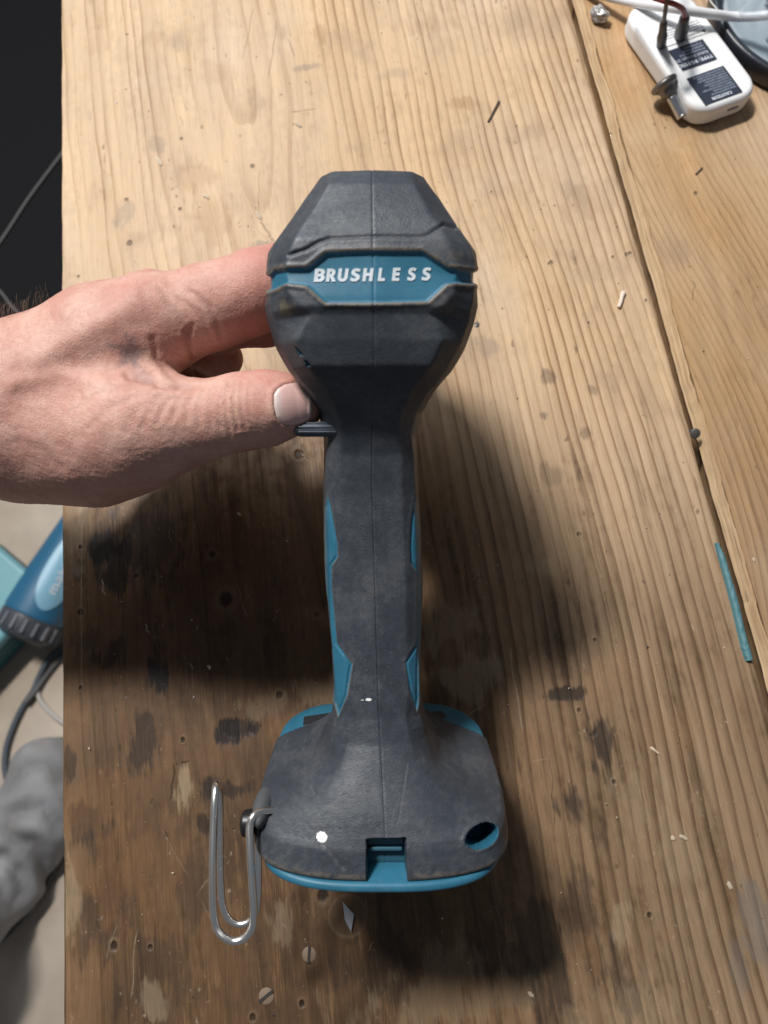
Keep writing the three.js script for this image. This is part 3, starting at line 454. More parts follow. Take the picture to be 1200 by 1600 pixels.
function blueColour(x, y, z) {
  const q = fbm(x * 0.08, y * 0.08, z * 0.08, 3), g = fbm(x * 1.7, y * 1.7, z * 1.7, 3), r = fbm(x * 0.5, y * 0.5, z * 0.5, 3);
  let c = BLUE.map((k) => k * (1 + 0.3 * q));
  const e = Math.min(Math.abs(band(x, y, z)), Math.abs(left(x, y, z)), Math.abs(right(x, y, z)));
  c = mix3(c, [0.20, 0.20, 0.18], 0.6 * ss(0.3, 0.75, Math.exp(-e / 0.5) * 0.75 + 0.6 * g + 0.4 * r));
  return mix3(c, [0.13, 0.19, 0.22], 0.25 * ss(0.1, 0.5, q + r));
}
const toolTurn = new THREE.Euler(-72.3 * R, -7.6 * R, 0, 'YXZ'), toolBase = V(0.6, -108, -280);   // the middle of its foot
const toMetres = (g, base) => { g.translate(-base.x, -base.y, -base.z); g.scale(0.001, 0.001, 0.001); return g; };
function paint(m, colour) {
  const g = meshOf(m), n = m.pos.length / 3, c = new Float32Array(n * 3), p = m.rest ?? m.pos;
  for (let k = 0; k < n; k++) c.set(colour(p[3 * k], p[3 * k + 1], p[3 * k + 2]), 3 * k);
  g.setAttribute('color', new THREE.BufferAttribute(c, 3)); return g;
}
const driverAt = V(toolBase.x / 1000, toolBase.y / 1000, toolBase.z / 1000).applyMatrix4(camera.matrixWorld);
const driver = thing('cordless_driver', 'dusty black and blue cordless power tool without battery, held nose down over the bench', 'power tool', driverAt.toArray());
driver.rotation.copy(toolTurn);
const tp = (name, geo, mat, label, parent = driver) => part(name, toMetres(geo, toolBase), mat, parent, label);
tp('rubber_grip', paint(gripPart, rubberColour), rubber);
tp('rear_cap', paint(capPart, rubberColour), rubber, 'dark faceted rubber cap above the blue band');
const bandMesh = tp('blue_band', paint(cuts.band, blueColour), blue, 'blue band with white lettering');
tp('grip_inlay', paint(cuts.left, blueColour), blue); tp('grip_inlay', paint(cuts.right, blueColour), blue);
{ const [va, vb] = split(cuts.slot, (x, y, z) => px(x, y, z)[1] - 561.5); for (const q of [va, vb]) tp('vent_slot', paint(q, () => [0.012, 0.06, 0.09]), blue); }
{ // with its two dark switch panels let in
  const panel = [outline([[474, 1116.5], [514, 1110.5], [514, 1125], [472, 1129.5]]), outline([[674, 1108.5], [692, 1107.5], [699, 1118], [674, 1122]])], [lip, panels] = split(cuts.front, (x, y, z) => Math.min(panel[0](...px(x, y, z)), panel[1](...px(x, y, z))));
  tp('foot_front', paint(lip, blueColour), blue); for (const q of split(panels, (x) => x)) tp('switch_panel', meshOf(q), std([0.022, 0.022, 0.025], 0.5));
}
tp('strap_eye', paint(cuts.eye, (x, y, z) => BLUE.map((k) => k * 0.9)), blue, 'oval blue-lined hole at the right of the foot');
const white = std([0.80, 0.80, 0.78], 0.6);
tp('paint_spot', meshOf(cuts.spotA), white, 'round white paint spot'); { const [va, vb] = split(cuts.spotB, (x, y, z) => px(x, y, z)[0] - 571); for (const q of [va, vb]) tp('paint_spot', meshOf(q), white, 'thin white paint fleck on the grip'); }
const notchMesh = tp('latch_notch', paint(cuts.notch, () => [0.02, 0.085, 0.125]), blue, 'square notch in the back edge of the foot');
{
  // battery plate under the foot
  const P = (y, e, k) => ({ y, c: 1, x: -1, s: 0.356, h: 0, p: [[0, -6.0 + e], [24 + e * 0.5, -7.6 + e], [38.6 + e * 0.7, -14.4 + e * 0.7], [44.2 + e, -28], [44.6 + e, -60], [41.6 + e, -78], [29.6, -88.4 - e], [0, -90.4 - e]].map(([x, z]) => [x * k, -45 + (z + 45) * k]) });
  const plate = loft([P(-112.7, 0, 0.02), P(-112.7, 0, 0.97), P(-113.2, 0, 0.985), P(-115.0, 0, 0.985), P(-115.8, -0.8, 0.975), P(-115.8, 0, 0.02)], 0.7, [20, 12, 10, 12, 10, 8, 6], 3, 0.3, -40);
  tp('battery_plate', paint(plate, blueColour), blue);
  // latch block inside the notch, and its slot
  const n1 = new RoundedBoxGeometry(12.6, 5.2, 3, 2, 0.5); n1.translate(0.6, -112.2, -256.2); const n2 = new RoundedBoxGeometry(11.6, 1.3, 2.4, 2, 0.4); n2.translate(0.4, -115.6, -254.6);
  tp('latch', merge([n1, n2]), std([0.03, 0.11, 0.16], 0.5));
  // forward and reverse button sticking out of the neck on the left
  const rb = []; const core = new THREE.CylinderGeometry(2.55, 2.75, 15, 20); core.rotateZ(Math.PI / 2); core.scale(1, 0.9, 1.1); core.translate(-23.0, 28.9, -258); rb.push(core);
  for (let k = 0; k < 9; k++) { const a = k / 9 * Math.PI * 2, r = new THREE.CylinderGeometry(0.32, 0.32, 13, 6); r.rotateZ(Math.PI / 2); r.translate(-23.1, 28.9 + 2.45 * Math.cos(a), -258 + 3.0 * Math.sin(a)); rb.push(r); }
  const end = new THREE.SphereGeometry(2.55, 18, 10); end.scale(0.4, 1, 1.25); end.translate(-30.3, 28.9, -258); rb.push(end);
  tp('direction_button', merge(rb), std([0.07, 0.085, 0.105], 0.45));
  // trigger and nose, away from the camera
  const tr = new RoundedBoxGeometry(15, 30, 14, 3, 4); tr.translate(-3, 12, -300); tp('trigger', tr, std([0.04, 0.04, 0.045], 0.5));
  const prof = [[0, 0], [24, 0], [25, 3], [24, 16], [19, 30], [13, 36], [11, 37], [11, 40], [10, 41], [10, 50], [7, 51.5], [0, 51.5]].map(([r, y]) => new THREE.Vector2(r, y));
  const nose = new THREE.LatheGeometry(prof.slice(0, 8), 40), chuck = new THREE.LatheGeometry(prof.slice(7), 32);
  for (const g of [nose, chuck]) { g.rotateX(-Math.PI / 2 + Math.atan(0.32)); g.translate(-3.2, 96, -312); }
  tp('hammer_case', nose, std([0.06, 0.06, 0.065], 0.5)); tp('chuck', chuck, std([0.3, 0.3, 0.31], 0.35, { metalness: 0.9 }));
  // the wire belt hook and its screw
  const H = (x, y, d) => mm(x, y, d);
  const hook = tube([H(446, 1267, 268), H(425, 1266, 262), H(408, 1268, 258.5), H(396, 1275, 256), H(390.5, 1290, 255), H(391, 1325, 253), H(394, 1380, 251), H(396.5, 1430, 250), H(393, 1452, 250), H(381, 1466, 250), H(366, 1470.5, 250), H(350, 1464, 250), H(339, 1450, 251), H(334.5, 1430, 251.5), H(332.5, 1370, 253), H(334, 1290, 257), H(336, 1243, 260), H(337.5, 1228, 263), H(339.5, 1224, 268), H(342, 1228, 273), H(343.5, 1246, 276), H(344, 1300, 277), H(345.5, 1385, 277), H(349, 1418, 277), H(358, 1436, 277), H(373, 1444, 277), H(389, 1440, 277), H(399, 1428, 277), H(403, 1405, 277), H(404, 1360, 276), H(405, 1310, 275), H(416, 1292, 274), H(440, 1288, 274)], 1.32, 420, 12);
  tp('belt_hook', hook, std([0.93, 0.90, 0.85], 0.3, { metalness: 1 }), 'bent steel wire belt hook like a paper clip');
  const sc = new THREE.CylinderGeometry(4.6, 5.0, 3.0, 28); sc.rotateZ(Math.PI / 2); sc.translate(-47.9, -110.5, -262.5); const sc2 = new THREE.SphereGeometry(4.6, 24, 12, 0, Math.PI * 2, 0, Math.PI / 2); sc2.scale(1, 0.35, 1); sc2.rotateZ(Math.PI / 2); sc2.translate(-49.4, -110.5, -262.5);
  tp('hook_screw', merge([sc, sc2]), std([0.03, 0.03, 0.032], 0.35, { metalness: 0.6 }));
  // lug that carries the hook
  const lug = new THREE.SphereGeometry(1, 32, 24); lug.scale(4.0, 5.5, 16); lug.translate(-43.6, -107.5, -271); tp('hook_lug', lug, std([0.075, 0.08, 0.085], 0.7));
}
{
  // the word on the band, printed: each letter lies on the band's surface
  const font = await new FontLoader().loadAsync('fonts/droid/droid_sans_bold.typeface.json');
  const bp = cuts.band.pos, bins = new Map();
  for (let k = 0; k < bp.length; k += 3) { const [u, v] = px(bp[k], bp[k + 1], bp[k + 2]), key = Math.round(u / 3) + ',' + Math.round(v / 3), d = -bp[k + 2]; if (!(bins.get(key) <= d)) bins.set(key, d); }
  const depth = (u, v) => { const d = []; for (let a = -1; a < 2; a++) for (let b = -1; b < 2; b++) { const q = bins.get((Math.round(u / 3) + a) + ',' + (Math.round(v / 3) + b)); if (q) d.push(q); } return d.length ? Math.min(...d) : 229; };
  const geos = [];
  for (const [ch, x, w] of [['B', 490, 18], ['R', 509, 17], ['U', 527, 17], ['S', 547, 16], ['H', 566, 17], ['L', 590, 12.5], ['E', 612, 13], ['S', 636, 14], ['S', 658.5, 14.5]]) {
    const sh = font.generateShapes(ch, 100), g = new THREE.ExtrudeGeometry(sh, { depth: 1, bevelEnabled: true, bevelThickness: 0.01, bevelSize: 3.2, bevelSegments: 1, curveSegments: 5 }); g.computeBoundingBox(); const b = g.boundingBox, p = g.attributes.position;
    const y0 = 440.5 - (x - 490) * 0.012, hgt = 20.5;
    for (let k = 0; k < p.count; k++) {
      const f = (p.getY(k) - b.min.y) / (b.max.y - b.min.y), u = x + (p.getX(k) - b.min.x) / (b.max.x - b.min.x) * (w - 1.5) + f * 2.6, v = y0 - f * hgt;
      const d = depth(u, v) - (p.getZ(k) > 0.5 ? 0.16 : -0.1), q = mm(u, v, d); p.setXYZ(k, q.x, q.y, q.z);
    }
    g.computeVertexNormals(); geos.push(g);
  }
  tp('lettering', merge(geos), std([0.56, 0.61, 0.64], 0.6), undefined, bandMesh);
}

// ------------------------------------------------------------------ the hand
// One continuous skin meshed from tapered bones (millimetres, same axes as the tool); the fingers stay apart, the palm blends.
function bone(a, b, ra, rb) {
  const dx = b.x - a.x, dy = b.y - a.y, dz = b.z - a.z, l2 = dx * dx + dy * dy + dz * dz || 1e-6;
  return { f: (x, y, z) => { const t = clamp(((x - a.x) * dx + (y - a.y) * dy + (z - a.z) * dz) / l2); return Math.hypot(x - a.x - t * dx, y - a.y - t * dy, z - a.z - t * dz) - lerp(ra, rb, t); } };
}
const chain = (...j) => j.slice(1).map((q, i) => bone(mm(j[i][0], j[i][1], j[i][2]), mm(q[0], q[1], q[2]), j[i][3], q[3]));
const smin = (a, b, k) => { const h = Math.max(k - Math.abs(a - b), 0) / k; return Math.min(a, b) - h * h * k * 0.25; };
const palm = [
  ...chain([-560, 700, 300, 37], [-160, 655, 286, 33], [40, 641, 276, 29.5]),             // forearm and wrist
  ...chain([70, 600, 277, 25], [170, 545, 276, 22], [248, 506, 274, 16.6]),               // index metacarpal
  ...chain([60, 630, 290, 25], [160, 560, 294, 21], [240, 492, 298, 16]),                 // middle
  ...chain([60, 650, 303, 23], [150, 600, 311, 19], [228, 525, 320, 14]),                 // ring
  ...chain([60, 670, 310, 21], [130, 640, 322, 18], [215, 570, 335, 13.5]),               // little
  ...chain([50, 690, 277, 22.5], [150, 686, 274, 22.6], [215, 672, 268, 19.4], [262, 662, 265, 15.6]),   // ball of the thumb
];
const thumb = chain([235, 668, 266, 17], [305, 660, 264, 13.0], [345, 650, 263, 12.1], [382, 643, 262, 12.4], [425, 637, 262, 11.9], [462, 632, 263, 10.0]);
const index = chain([248, 506, 274, 16.6], [330, 480, 274, 14.9], [385, 462, 274, 13.9], [416, 450, 276, 13.7], [444, 440, 281, 12.8], [464, 436, 300, 11.0], [480, 438, 322, 9.0]);
const middle = chain([240, 492, 298, 15], [330, 500, 304, 12.6], [415, 497, 306, 11.2], [438, 490, 320, 10.2], [450, 480, 338, 8.6]);
const ring = chain([228, 525, 320, 13.5], [285, 520, 338, 11.2], [325, 545, 334, 10.2], [346, 561, 316, 9.2]);
const little = chain([215, 570, 335, 12.5], [260, 590, 352, 9.6], [300, 600, 352, 9.0], [322, 606, 340, 8.0]);
const unite = (l, k) => (x, y, z) => { let d = l[0].f(x, y, z); for (let i = 1; i < l.length; i++) d = smin(d, l[i].f(x, y, z), k); return d; };
const palmF = unite(palm, 11), fingersF = [unite(thumb, 6), unite(index, 5), unite(middle, 4), unite(ring, 4), unite(little, 4)];
// the tight fold of the web between thumb and forefinger
function handField(x, y, z) {
  let d = palmF(x, y, z); const p = d;
  let e = Infinity; fingersF.forEach((f, i) => { const q = f(x, y, z); e = e === Infinity ? q : smin(e, q, 2.2); });
  d = smin(d, e, 6.5);
  return d;
}
function surfaceNet(field, lo, hi, cell) {
  const nx = Math.ceil((hi[0] - lo[0]) / cell) + 1, ny = Math.ceil((hi[1] - lo[1]) / cell) + 1, nz = Math.ceil((hi[2] - lo[2]) / cell) + 1, n = nx * ny * nz, f = new Float32Array(n).fill(99), B = 6;
  for (let k = 0; k < nz; k += B) for (let j = 0; j < ny; j += B) for (let i = 0; i < nx; i += B) {
    const c = field(lo[0] + (i + B / 2) * cell, lo[1] + (j + B / 2) * cell, lo[2] + (k + B / 2) * cell), far = Math.abs(c) > cell * (B * 0.9 + 2);
    for (let kk = k; kk < Math.min(k + B, nz); kk++) for (let jj = j; jj < Math.min(j + B, ny); jj++) for (let ii = i; ii < Math.min(i + B, nx); ii++) f[(kk * ny + jj) * nx + ii] = far ? c : field(lo[0] + ii * cell, lo[1] + jj * cell, lo[2] + kk * cell);
  }
  const id = new Int32Array(n).fill(-1), pos = [], idx = [], off = [0, 1, nx, nx + 1, nx * ny, nx * ny + 1, nx * ny + nx, nx * ny + nx + 1], ed = [[0, 1], [2, 3], [4, 5], [6, 7], [0, 2], [1, 3], [4, 6], [5, 7], [0, 4], [1, 5], [2, 6], [3, 7]];
  for (let k = 0; k < nz - 1; k++) for (let j = 0; j < ny - 1; j++) for (let i = 0; i < nx - 1; i++) {
    const b = (k * ny + j) * nx + i; let m = 0; for (let q = 0; q < 8; q++) if (f[b + off[q]] < 0) m |= 1 << q; if (m === 0 || m === 255) continue;
    let sx = 0, sy = 0, sz = 0, c = 0;
    for (const [a, e] of ed) { const fa = f[b + off[a]], fe = f[b + off[e]]; if ((fa < 0) === (fe < 0)) continue; const t = fa / (fa - fe); sx += lerp(a & 1, e & 1, t); sy += lerp((a >> 1) & 1, (e >> 1) & 1, t); sz += lerp(a >> 2, e >> 2, t); c++; }
    id[b] = pos.length / 3; pos.push(lo[0] + (i + sx / c) * cell, lo[1] + (j + sy / c) * cell, lo[2] + (k + sz / c) * cell);
  }
  const quad = (a, b, c, d, flip) => { if (a < 0 || b < 0 || c < 0 || d < 0) return; if (flip) idx.push(a, c, b, b, c, d); else idx.push(a, b, c, b, d, c); };
  for (let k = 1; k < nz - 1; k++) for (let j = 1; j < ny - 1; j++) for (let i = 1; i < nx - 1; i++) {
    const b = (k * ny + j) * nx + i, s = f[b] < 0;
    if (s !== f[b + 1] < 0) quad(id[b - nx - nx * ny], id[b - nx * ny], id[b - nx], id[b], !s);
    if (s !== f[b + nx] < 0) quad(id[b - 1 - nx * ny], id[b - 1], id[b - nx * ny], id[b], !s);
    if (s !== f[b + nx * ny] < 0) quad(id[b - 1 - nx], id[b - nx], id[b - 1], id[b], !s);
  }
  return { pos, idx };
}
const CREASE = [                                                // folds of the skin: photo points, width and depth in mm
  [[[199, 588], [222, 592], [247, 602], [272, 606], [300, 606]], 1.3, 1.5], [[[247, 602], [240, 590], [228, 580]], 0.9, 0.6], [[[282, 603], [262, 584], [246, 560], [238, 530]], 1.2, 0.8], [[[303, 566], [296, 540], [294, 520], [300, 508]], 1.0, 1.0], [[[296, 520], [280, 500], [262, 470], [250, 452]], 1.2, 0.6],
  [[[345, 528], [338, 500], [326, 478], [308, 462], [292, 452]], 1.0, 0.7], [[[330, 535], [322, 505], [312, 485]], 0.8, 0.4], [[[280, 470], [300, 480], [318, 505]], 1.0, 0.35], [[[262, 446], [288, 440], [303, 442]], 1.2, 0.3],
  [[[358, 598], [352, 620], [354, 650], [360, 682]], 0.8, 0.55], [[[368, 596], [364, 625], [367, 655], [372, 672]], 0.7, 0.6], [[[378, 598], [376, 622], [379, 650], [383, 668]], 0.7, 0.45], [[[348, 604], [342, 630], [345, 668]], 0.7, 0.3], [[[388, 604], [388, 630], [391, 652]], 0.7, 0.25],
  [[[336, 602], [326, 630], [330, 672]], 0.9, 0.35], [[[322, 604], [310, 628], [312, 668]], 0.9, 0.35], [[[308, 606], [294, 626], [292, 660]], 0.9, 0.38], [[[294, 608], [276, 626], [268, 656]], 0.9, 0.4], [[[278, 610], [258, 630], [246, 660]], 1.0, 0.4], [[[262, 612], [238, 634], [222, 668]], 1.0, 0.35], [[[246, 618], [214, 640], [196, 676]], 1.1, 0.3],
  [[[236, 612], [205, 622], [170, 640], [140, 668]], 1.2, 0.3], [[[226, 604], [190, 606], [150, 618], [110, 645]], 1.2, 0.28], [[[30, 690], [60, 700], [95, 730]], 1.4, 0.3],
].map(([p, w, d]) => ({ p: p.map(([u, v]) => [u, v]), w, d, lo: [Math.min(...p.map((q) => q[0])) - 16, Math.min(...p.map((q) => q[1])) - 16], hi: [Math.max(...p.map((q) => q[0])) + 16, Math.max(...p.map((q) => q[1])) + 16] }));
const grad = (f, x, y, z, h = 0.25) => { const g = [f(x + h, y, z) - f(x - h, y, z), f(x, y + h, z) - f(x, y - h, z), f(x, y, z + h) - f(x, y, z - h)], l = Math.hypot(...g) || 1; return g.map((q) => q / l); };
const nailShape = outline([[428, 616], [434, 607], [446, 600], [462, 597.5], [474, 599], [482, 608], [486.5, 625], [487, 643], [482, 656], [472, 662], [455, 664.5], [441, 663], [432, 652], [428, 636]]);
{
  const net = surfaceNet(handField, [-205, -32, -376], [-14, 112, -222], 0.88), p = net.pos, nv = p.length / 3, col = new Float32Array(nv * 3), uv = new Float32Array(nv * 2), q = p.slice();
  for (let k = 0; k < nv; k++) {
    let x = p[3 * k], y = p[3 * k + 1], z = p[3 * k + 2], n = grad(handField, x, y, z);
    const e = handField(x, y, z); x -= n[0] * e; y -= n[1] * e; z -= n[2] * e;
    const [u, v] = px(x, y, z), up = n[2] > 0.05; let d = 0, fold = 0;
    // leathery relief: a net of fine furrows, coarser over the ball of the thumb
    const r1 = 1 - Math.abs(N(x * 0.42 + y * 0.2, y * 0.62 - x * 0.16, z * 0.42)) * 2.2, r2 = 1 - Math.abs(N(x * 0.85, y * 0.85, z * 0.85 + 4)) * 2.2, lump = fbm(x * 0.06, y * 0.06, z * 0.06, 3);
    const rough = 0.55 + 0.45 * ss(420, 250, u) * ss(560, 640, v);
    d -= 0.11 * rough * ss(0.35, 1, r1) + 0.07 * ss(0.4, 1, r2); d += 1.1 * lump;
    if (up) {
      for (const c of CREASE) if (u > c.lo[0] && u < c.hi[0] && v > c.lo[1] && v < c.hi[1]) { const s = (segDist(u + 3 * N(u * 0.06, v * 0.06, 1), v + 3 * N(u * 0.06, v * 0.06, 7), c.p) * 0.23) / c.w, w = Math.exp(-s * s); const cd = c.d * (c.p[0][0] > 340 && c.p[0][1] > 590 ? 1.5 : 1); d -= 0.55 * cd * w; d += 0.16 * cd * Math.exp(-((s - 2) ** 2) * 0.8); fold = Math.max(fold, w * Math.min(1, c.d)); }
      // tendons and veins across the back of the hand
      d += 0.9 * Math.exp(-((segDist(u, v, [[60, 560], [130, 520], [205, 478]]) / 20) ** 2)) + 0.7 * Math.exp(-((segDist(u, v, [[20, 600], [90, 585], [160, 600]]) / 13) ** 2)) + 1.3 * Math.exp(-(Math.hypot((u - 212) / 34, (v - 452) / 24) ** 2)) - 1.0 * Math.exp(-(Math.hypot((u - 205) / 30, (v - 565) / 26) ** 2));
      const nd = nailShape(u, v); if (z > -262) { d -= 0.55 * ss(1, -3, nd); d += 0.5 * Math.exp(-(((nd - 4) / 4) ** 2)) * ss(486, 470, u); }
    }
    q[3 * k] = x + n[0] * d; q[3 * k + 1] = y + n[1] * d; q[3 * k + 2] = z + n[2] * d;
    uv[2 * k] = (x + z * 0.3) / 26; uv[2 * k + 1] = (y - z * 0.4) / 26;
    const mottle = fbm(x * 0.085, y * 0.085, z * 0.085 + 3, 4), spk = fbm(x * 0.7, y * 0.7, z * 0.7, 3), fine = N(x * 1.7, y * 1.7, z * 1.7);
    let c = mix3([0.51, 0.255, 0.20], [0.62, 0.375, 0.30], ss(-0.3, 0.35, mottle + 0.5 * spk));
    const red = clamp(0.75 * ss(300, 400, u) * ss(620, 560, v) + 0.45 * Math.exp(-(Math.hypot((u - 212) / 40, (v - 450) / 26) ** 2)) + 0.35 * ss(300, 420, u) + 0.35 * ss(640, 760, v) * ss(0, 0.3, mottle + 0.2)); c = mix3(c, [0.50, 0.205, 0.165], 0.66 * red);
    const pale = Math.exp(-((segDist(u, v, [[362, 606], [366, 630], [368, 660]]) / 9) ** 2)) * clamp(0.5 + 2 * N(x * 0.9, y * 0.3, 4)); c = mix3(c, [0.62, 0.40, 0.26], 0.5 * pale);
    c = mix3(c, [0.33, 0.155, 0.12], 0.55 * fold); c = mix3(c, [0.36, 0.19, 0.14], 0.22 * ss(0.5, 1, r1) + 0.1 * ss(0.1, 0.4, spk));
    c = mix3(c, [0.66, 0.47, 0.38], 0.2 * ss(0.15, 0.45, fine) * rough);
    // faded blue ink: a smudged star
    if (up) { const a = Math.atan2(v - 552, u - 205), rr = Math.hypot(u - 205, v - 552), star = 20 + 13 * Math.max(0, Math.cos(5 * a + 0.9)), t = Math.max(ss(1.15, 0.35, rr / star + 0.5 * spk), 0.7 * ss(1.1, 0.4, segDist(u, v, [[170, 540], [190, 541], [205, 548]]) / 6 + 0.6 * spk), 0.6 * ss(1.1, 0.3, segDist(u, v, [[197, 522], [202, 540]]) / 6 + 0.6 * spk), 0.4 * ss(1.1, 0.2, segDist(u, v, [[212, 575], [228, 590]]) / 16 + 0.6 * spk)); c = mix3(c, [0.12, 0.115, 0.135], 0.6 * t); }
    col.set(c, 3 * k);
  }
  const base = mm(40, 641, 276), g = new THREE.BufferGeometry(); g.setAttribute('position', new THREE.Float32BufferAttribute(q, 3)); g.setAttribute('uv', new THREE.BufferAttribute(uv, 2)); g.setAttribute('color', new THREE.BufferAttribute(col, 3)); g.setIndex(net.idx); g.computeVertexNormals();
  const pores = dataTex(512, 512, (i, j) => { const u = i / 512, v = j / 512, a = Math.abs(tileNoise(u, v, 40, 1.5, 2)), b = Math.abs(tileNoise(u + 0.01, v, 22, 6.5, 2)); return 0.25 + 0.9 * Math.min(1, a * 2.6) * 0.6 + 0.5 * Math.min(1, b * 2.4) * 0.6; }, false);
  const skinMat = phys([1, 1, 1], 0.58, { vertexColors: true, bumpMap: pores, bumpScale: 0.00022, specularIntensity: 0.75, sheen: 0.25, sheenColor: new THREE.Color(0.9, 0.6, 0.5), sheenRoughness: 0.6 });
  const hand = thing('hand', 'left hand with a faded ink mark, gripping the head of the power tool', 'hand', V(base.x / 1000, base.y / 1000, base.z / 1000).applyMatrix4(camera.matrixWorld).toArray());
  hand.rotation.copy(toolTurn);
  part('skin', toMetres(g, base), skinMat, hand);
  // thumb nail: a curved plate lying in its bed
  const m = 46, np = [], ni = [], nid = new Map();
  const hit = (u, v) => { let d = 235; for (let i = 0; i < 40; i++) { const w = mm(u, v, d), e = handField(w.x, w.y, w.z); if (Math.abs(e) < 0.01) break; d += e * 0.8; } return mm(u, v, d); };
  const gp = { pos: [], uv: [], idx: [] };
  for (let j = 0; j <= m; j++) for (let i = 0; i <= m; i++) { const u = 422 + i / m * 70, v = 592 + j / m * 78, w = hit(u, v), n = grad(handField, w.x, w.y, w.z, 0.6), nd = nailShape(u, v) * 0.23, o = 0.05 + 0.38 * ss(0.3, -1.2, nd) + (u > 480 ? 0.25 : 0); gp.pos.push(w.x + n[0] * o, w.y + n[1] * o, w.z + n[2] * o); gp.uv.push(i / m, j / m); }
  for (let j = 0; j < m; j++) for (let i = 0; i < m; i++) { const a = j * (m + 1) + i; gp.idx.push(a, a + m + 1, a + 1, a + 1, a + m + 1, a + m + 2); }
  const [, nail] = split(gp, (x, y, z) => nailShape(...px(x, y, z)) + 0.3);
  const nc = (x, y, z) => { const [u, v] = px(x, y, z), tip = ss(481, 485, u + 0.8 * N(v * 0.2, 1, 1)), lun = ss(446, 434, u + 0.004 * (v - 632) ** 2); return mix3(mix3([0.68, 0.43, 0.39], [0.72, 0.57, 0.53], lun), [0.72, 0.66, 0.58], tip).map((k) => k * (1 + 0.12 * N(v * 0.35, u * 0.03, 2))); };
  part('thumb_nail', toMetres(paint(nail, nc), base), phys([1, 1, 1], 0.33, { vertexColors: true, specularIntensity: 0.9 }), hand);
  // fine hairs along the wrist
  const hairs = [];
  const rim = (u) => { for (let v = 440; v < 580; v += 1.5) { const w = hit(u, v); if (Math.abs(handField(w.x, w.y, w.z)) < 0.06) return v; } return 520; };
  for (let i = 0; i < 130; i++) {
    const edge = i < 70, u = edge ? -10 + rnd() * 118 * (0.4 + 0.6 * rnd()) : -5 + rnd() * 200, v = edge ? rim(u) + 0.5 + 7 * rnd() * rnd() : rim(u) + 12 + 190 * rnd(), w = hit(u, v), n = grad(handField, w.x, w.y, w.z, 0.6), L = edge ? 2.5 + 4.5 * rnd() : 2 + 2.5 * rnd(), a = 0.2 + 0.9 * rnd(), c = (rnd() - 0.5) * 2;
    const p1 = V(w.x + n[0] * L * 0.45 + a * L * 0.15, w.y + n[1] * L * 0.45 + 0.12 * L, w.z + n[2] * L * 0.45), p2 = V(w.x + n[0] * L * 0.6 + a * L * 0.55, w.y + n[1] * L * 0.6 + (0.35 + 0.2 * c) * L, w.z + n[2] * L * 0.6 + 0.1 * c * L);
    hairs.push(new THREE.TubeGeometry(new THREE.QuadraticBezierCurve3(V(w.x, w.y, w.z), p1, p2), 5, 0.018, 4));
  }
  const hm = part('arm_hair', toMetres(merge(hairs), base), std([0.42, 0.30, 0.21], 0.5), hand); hm.userData.kind = 'stuff';
}

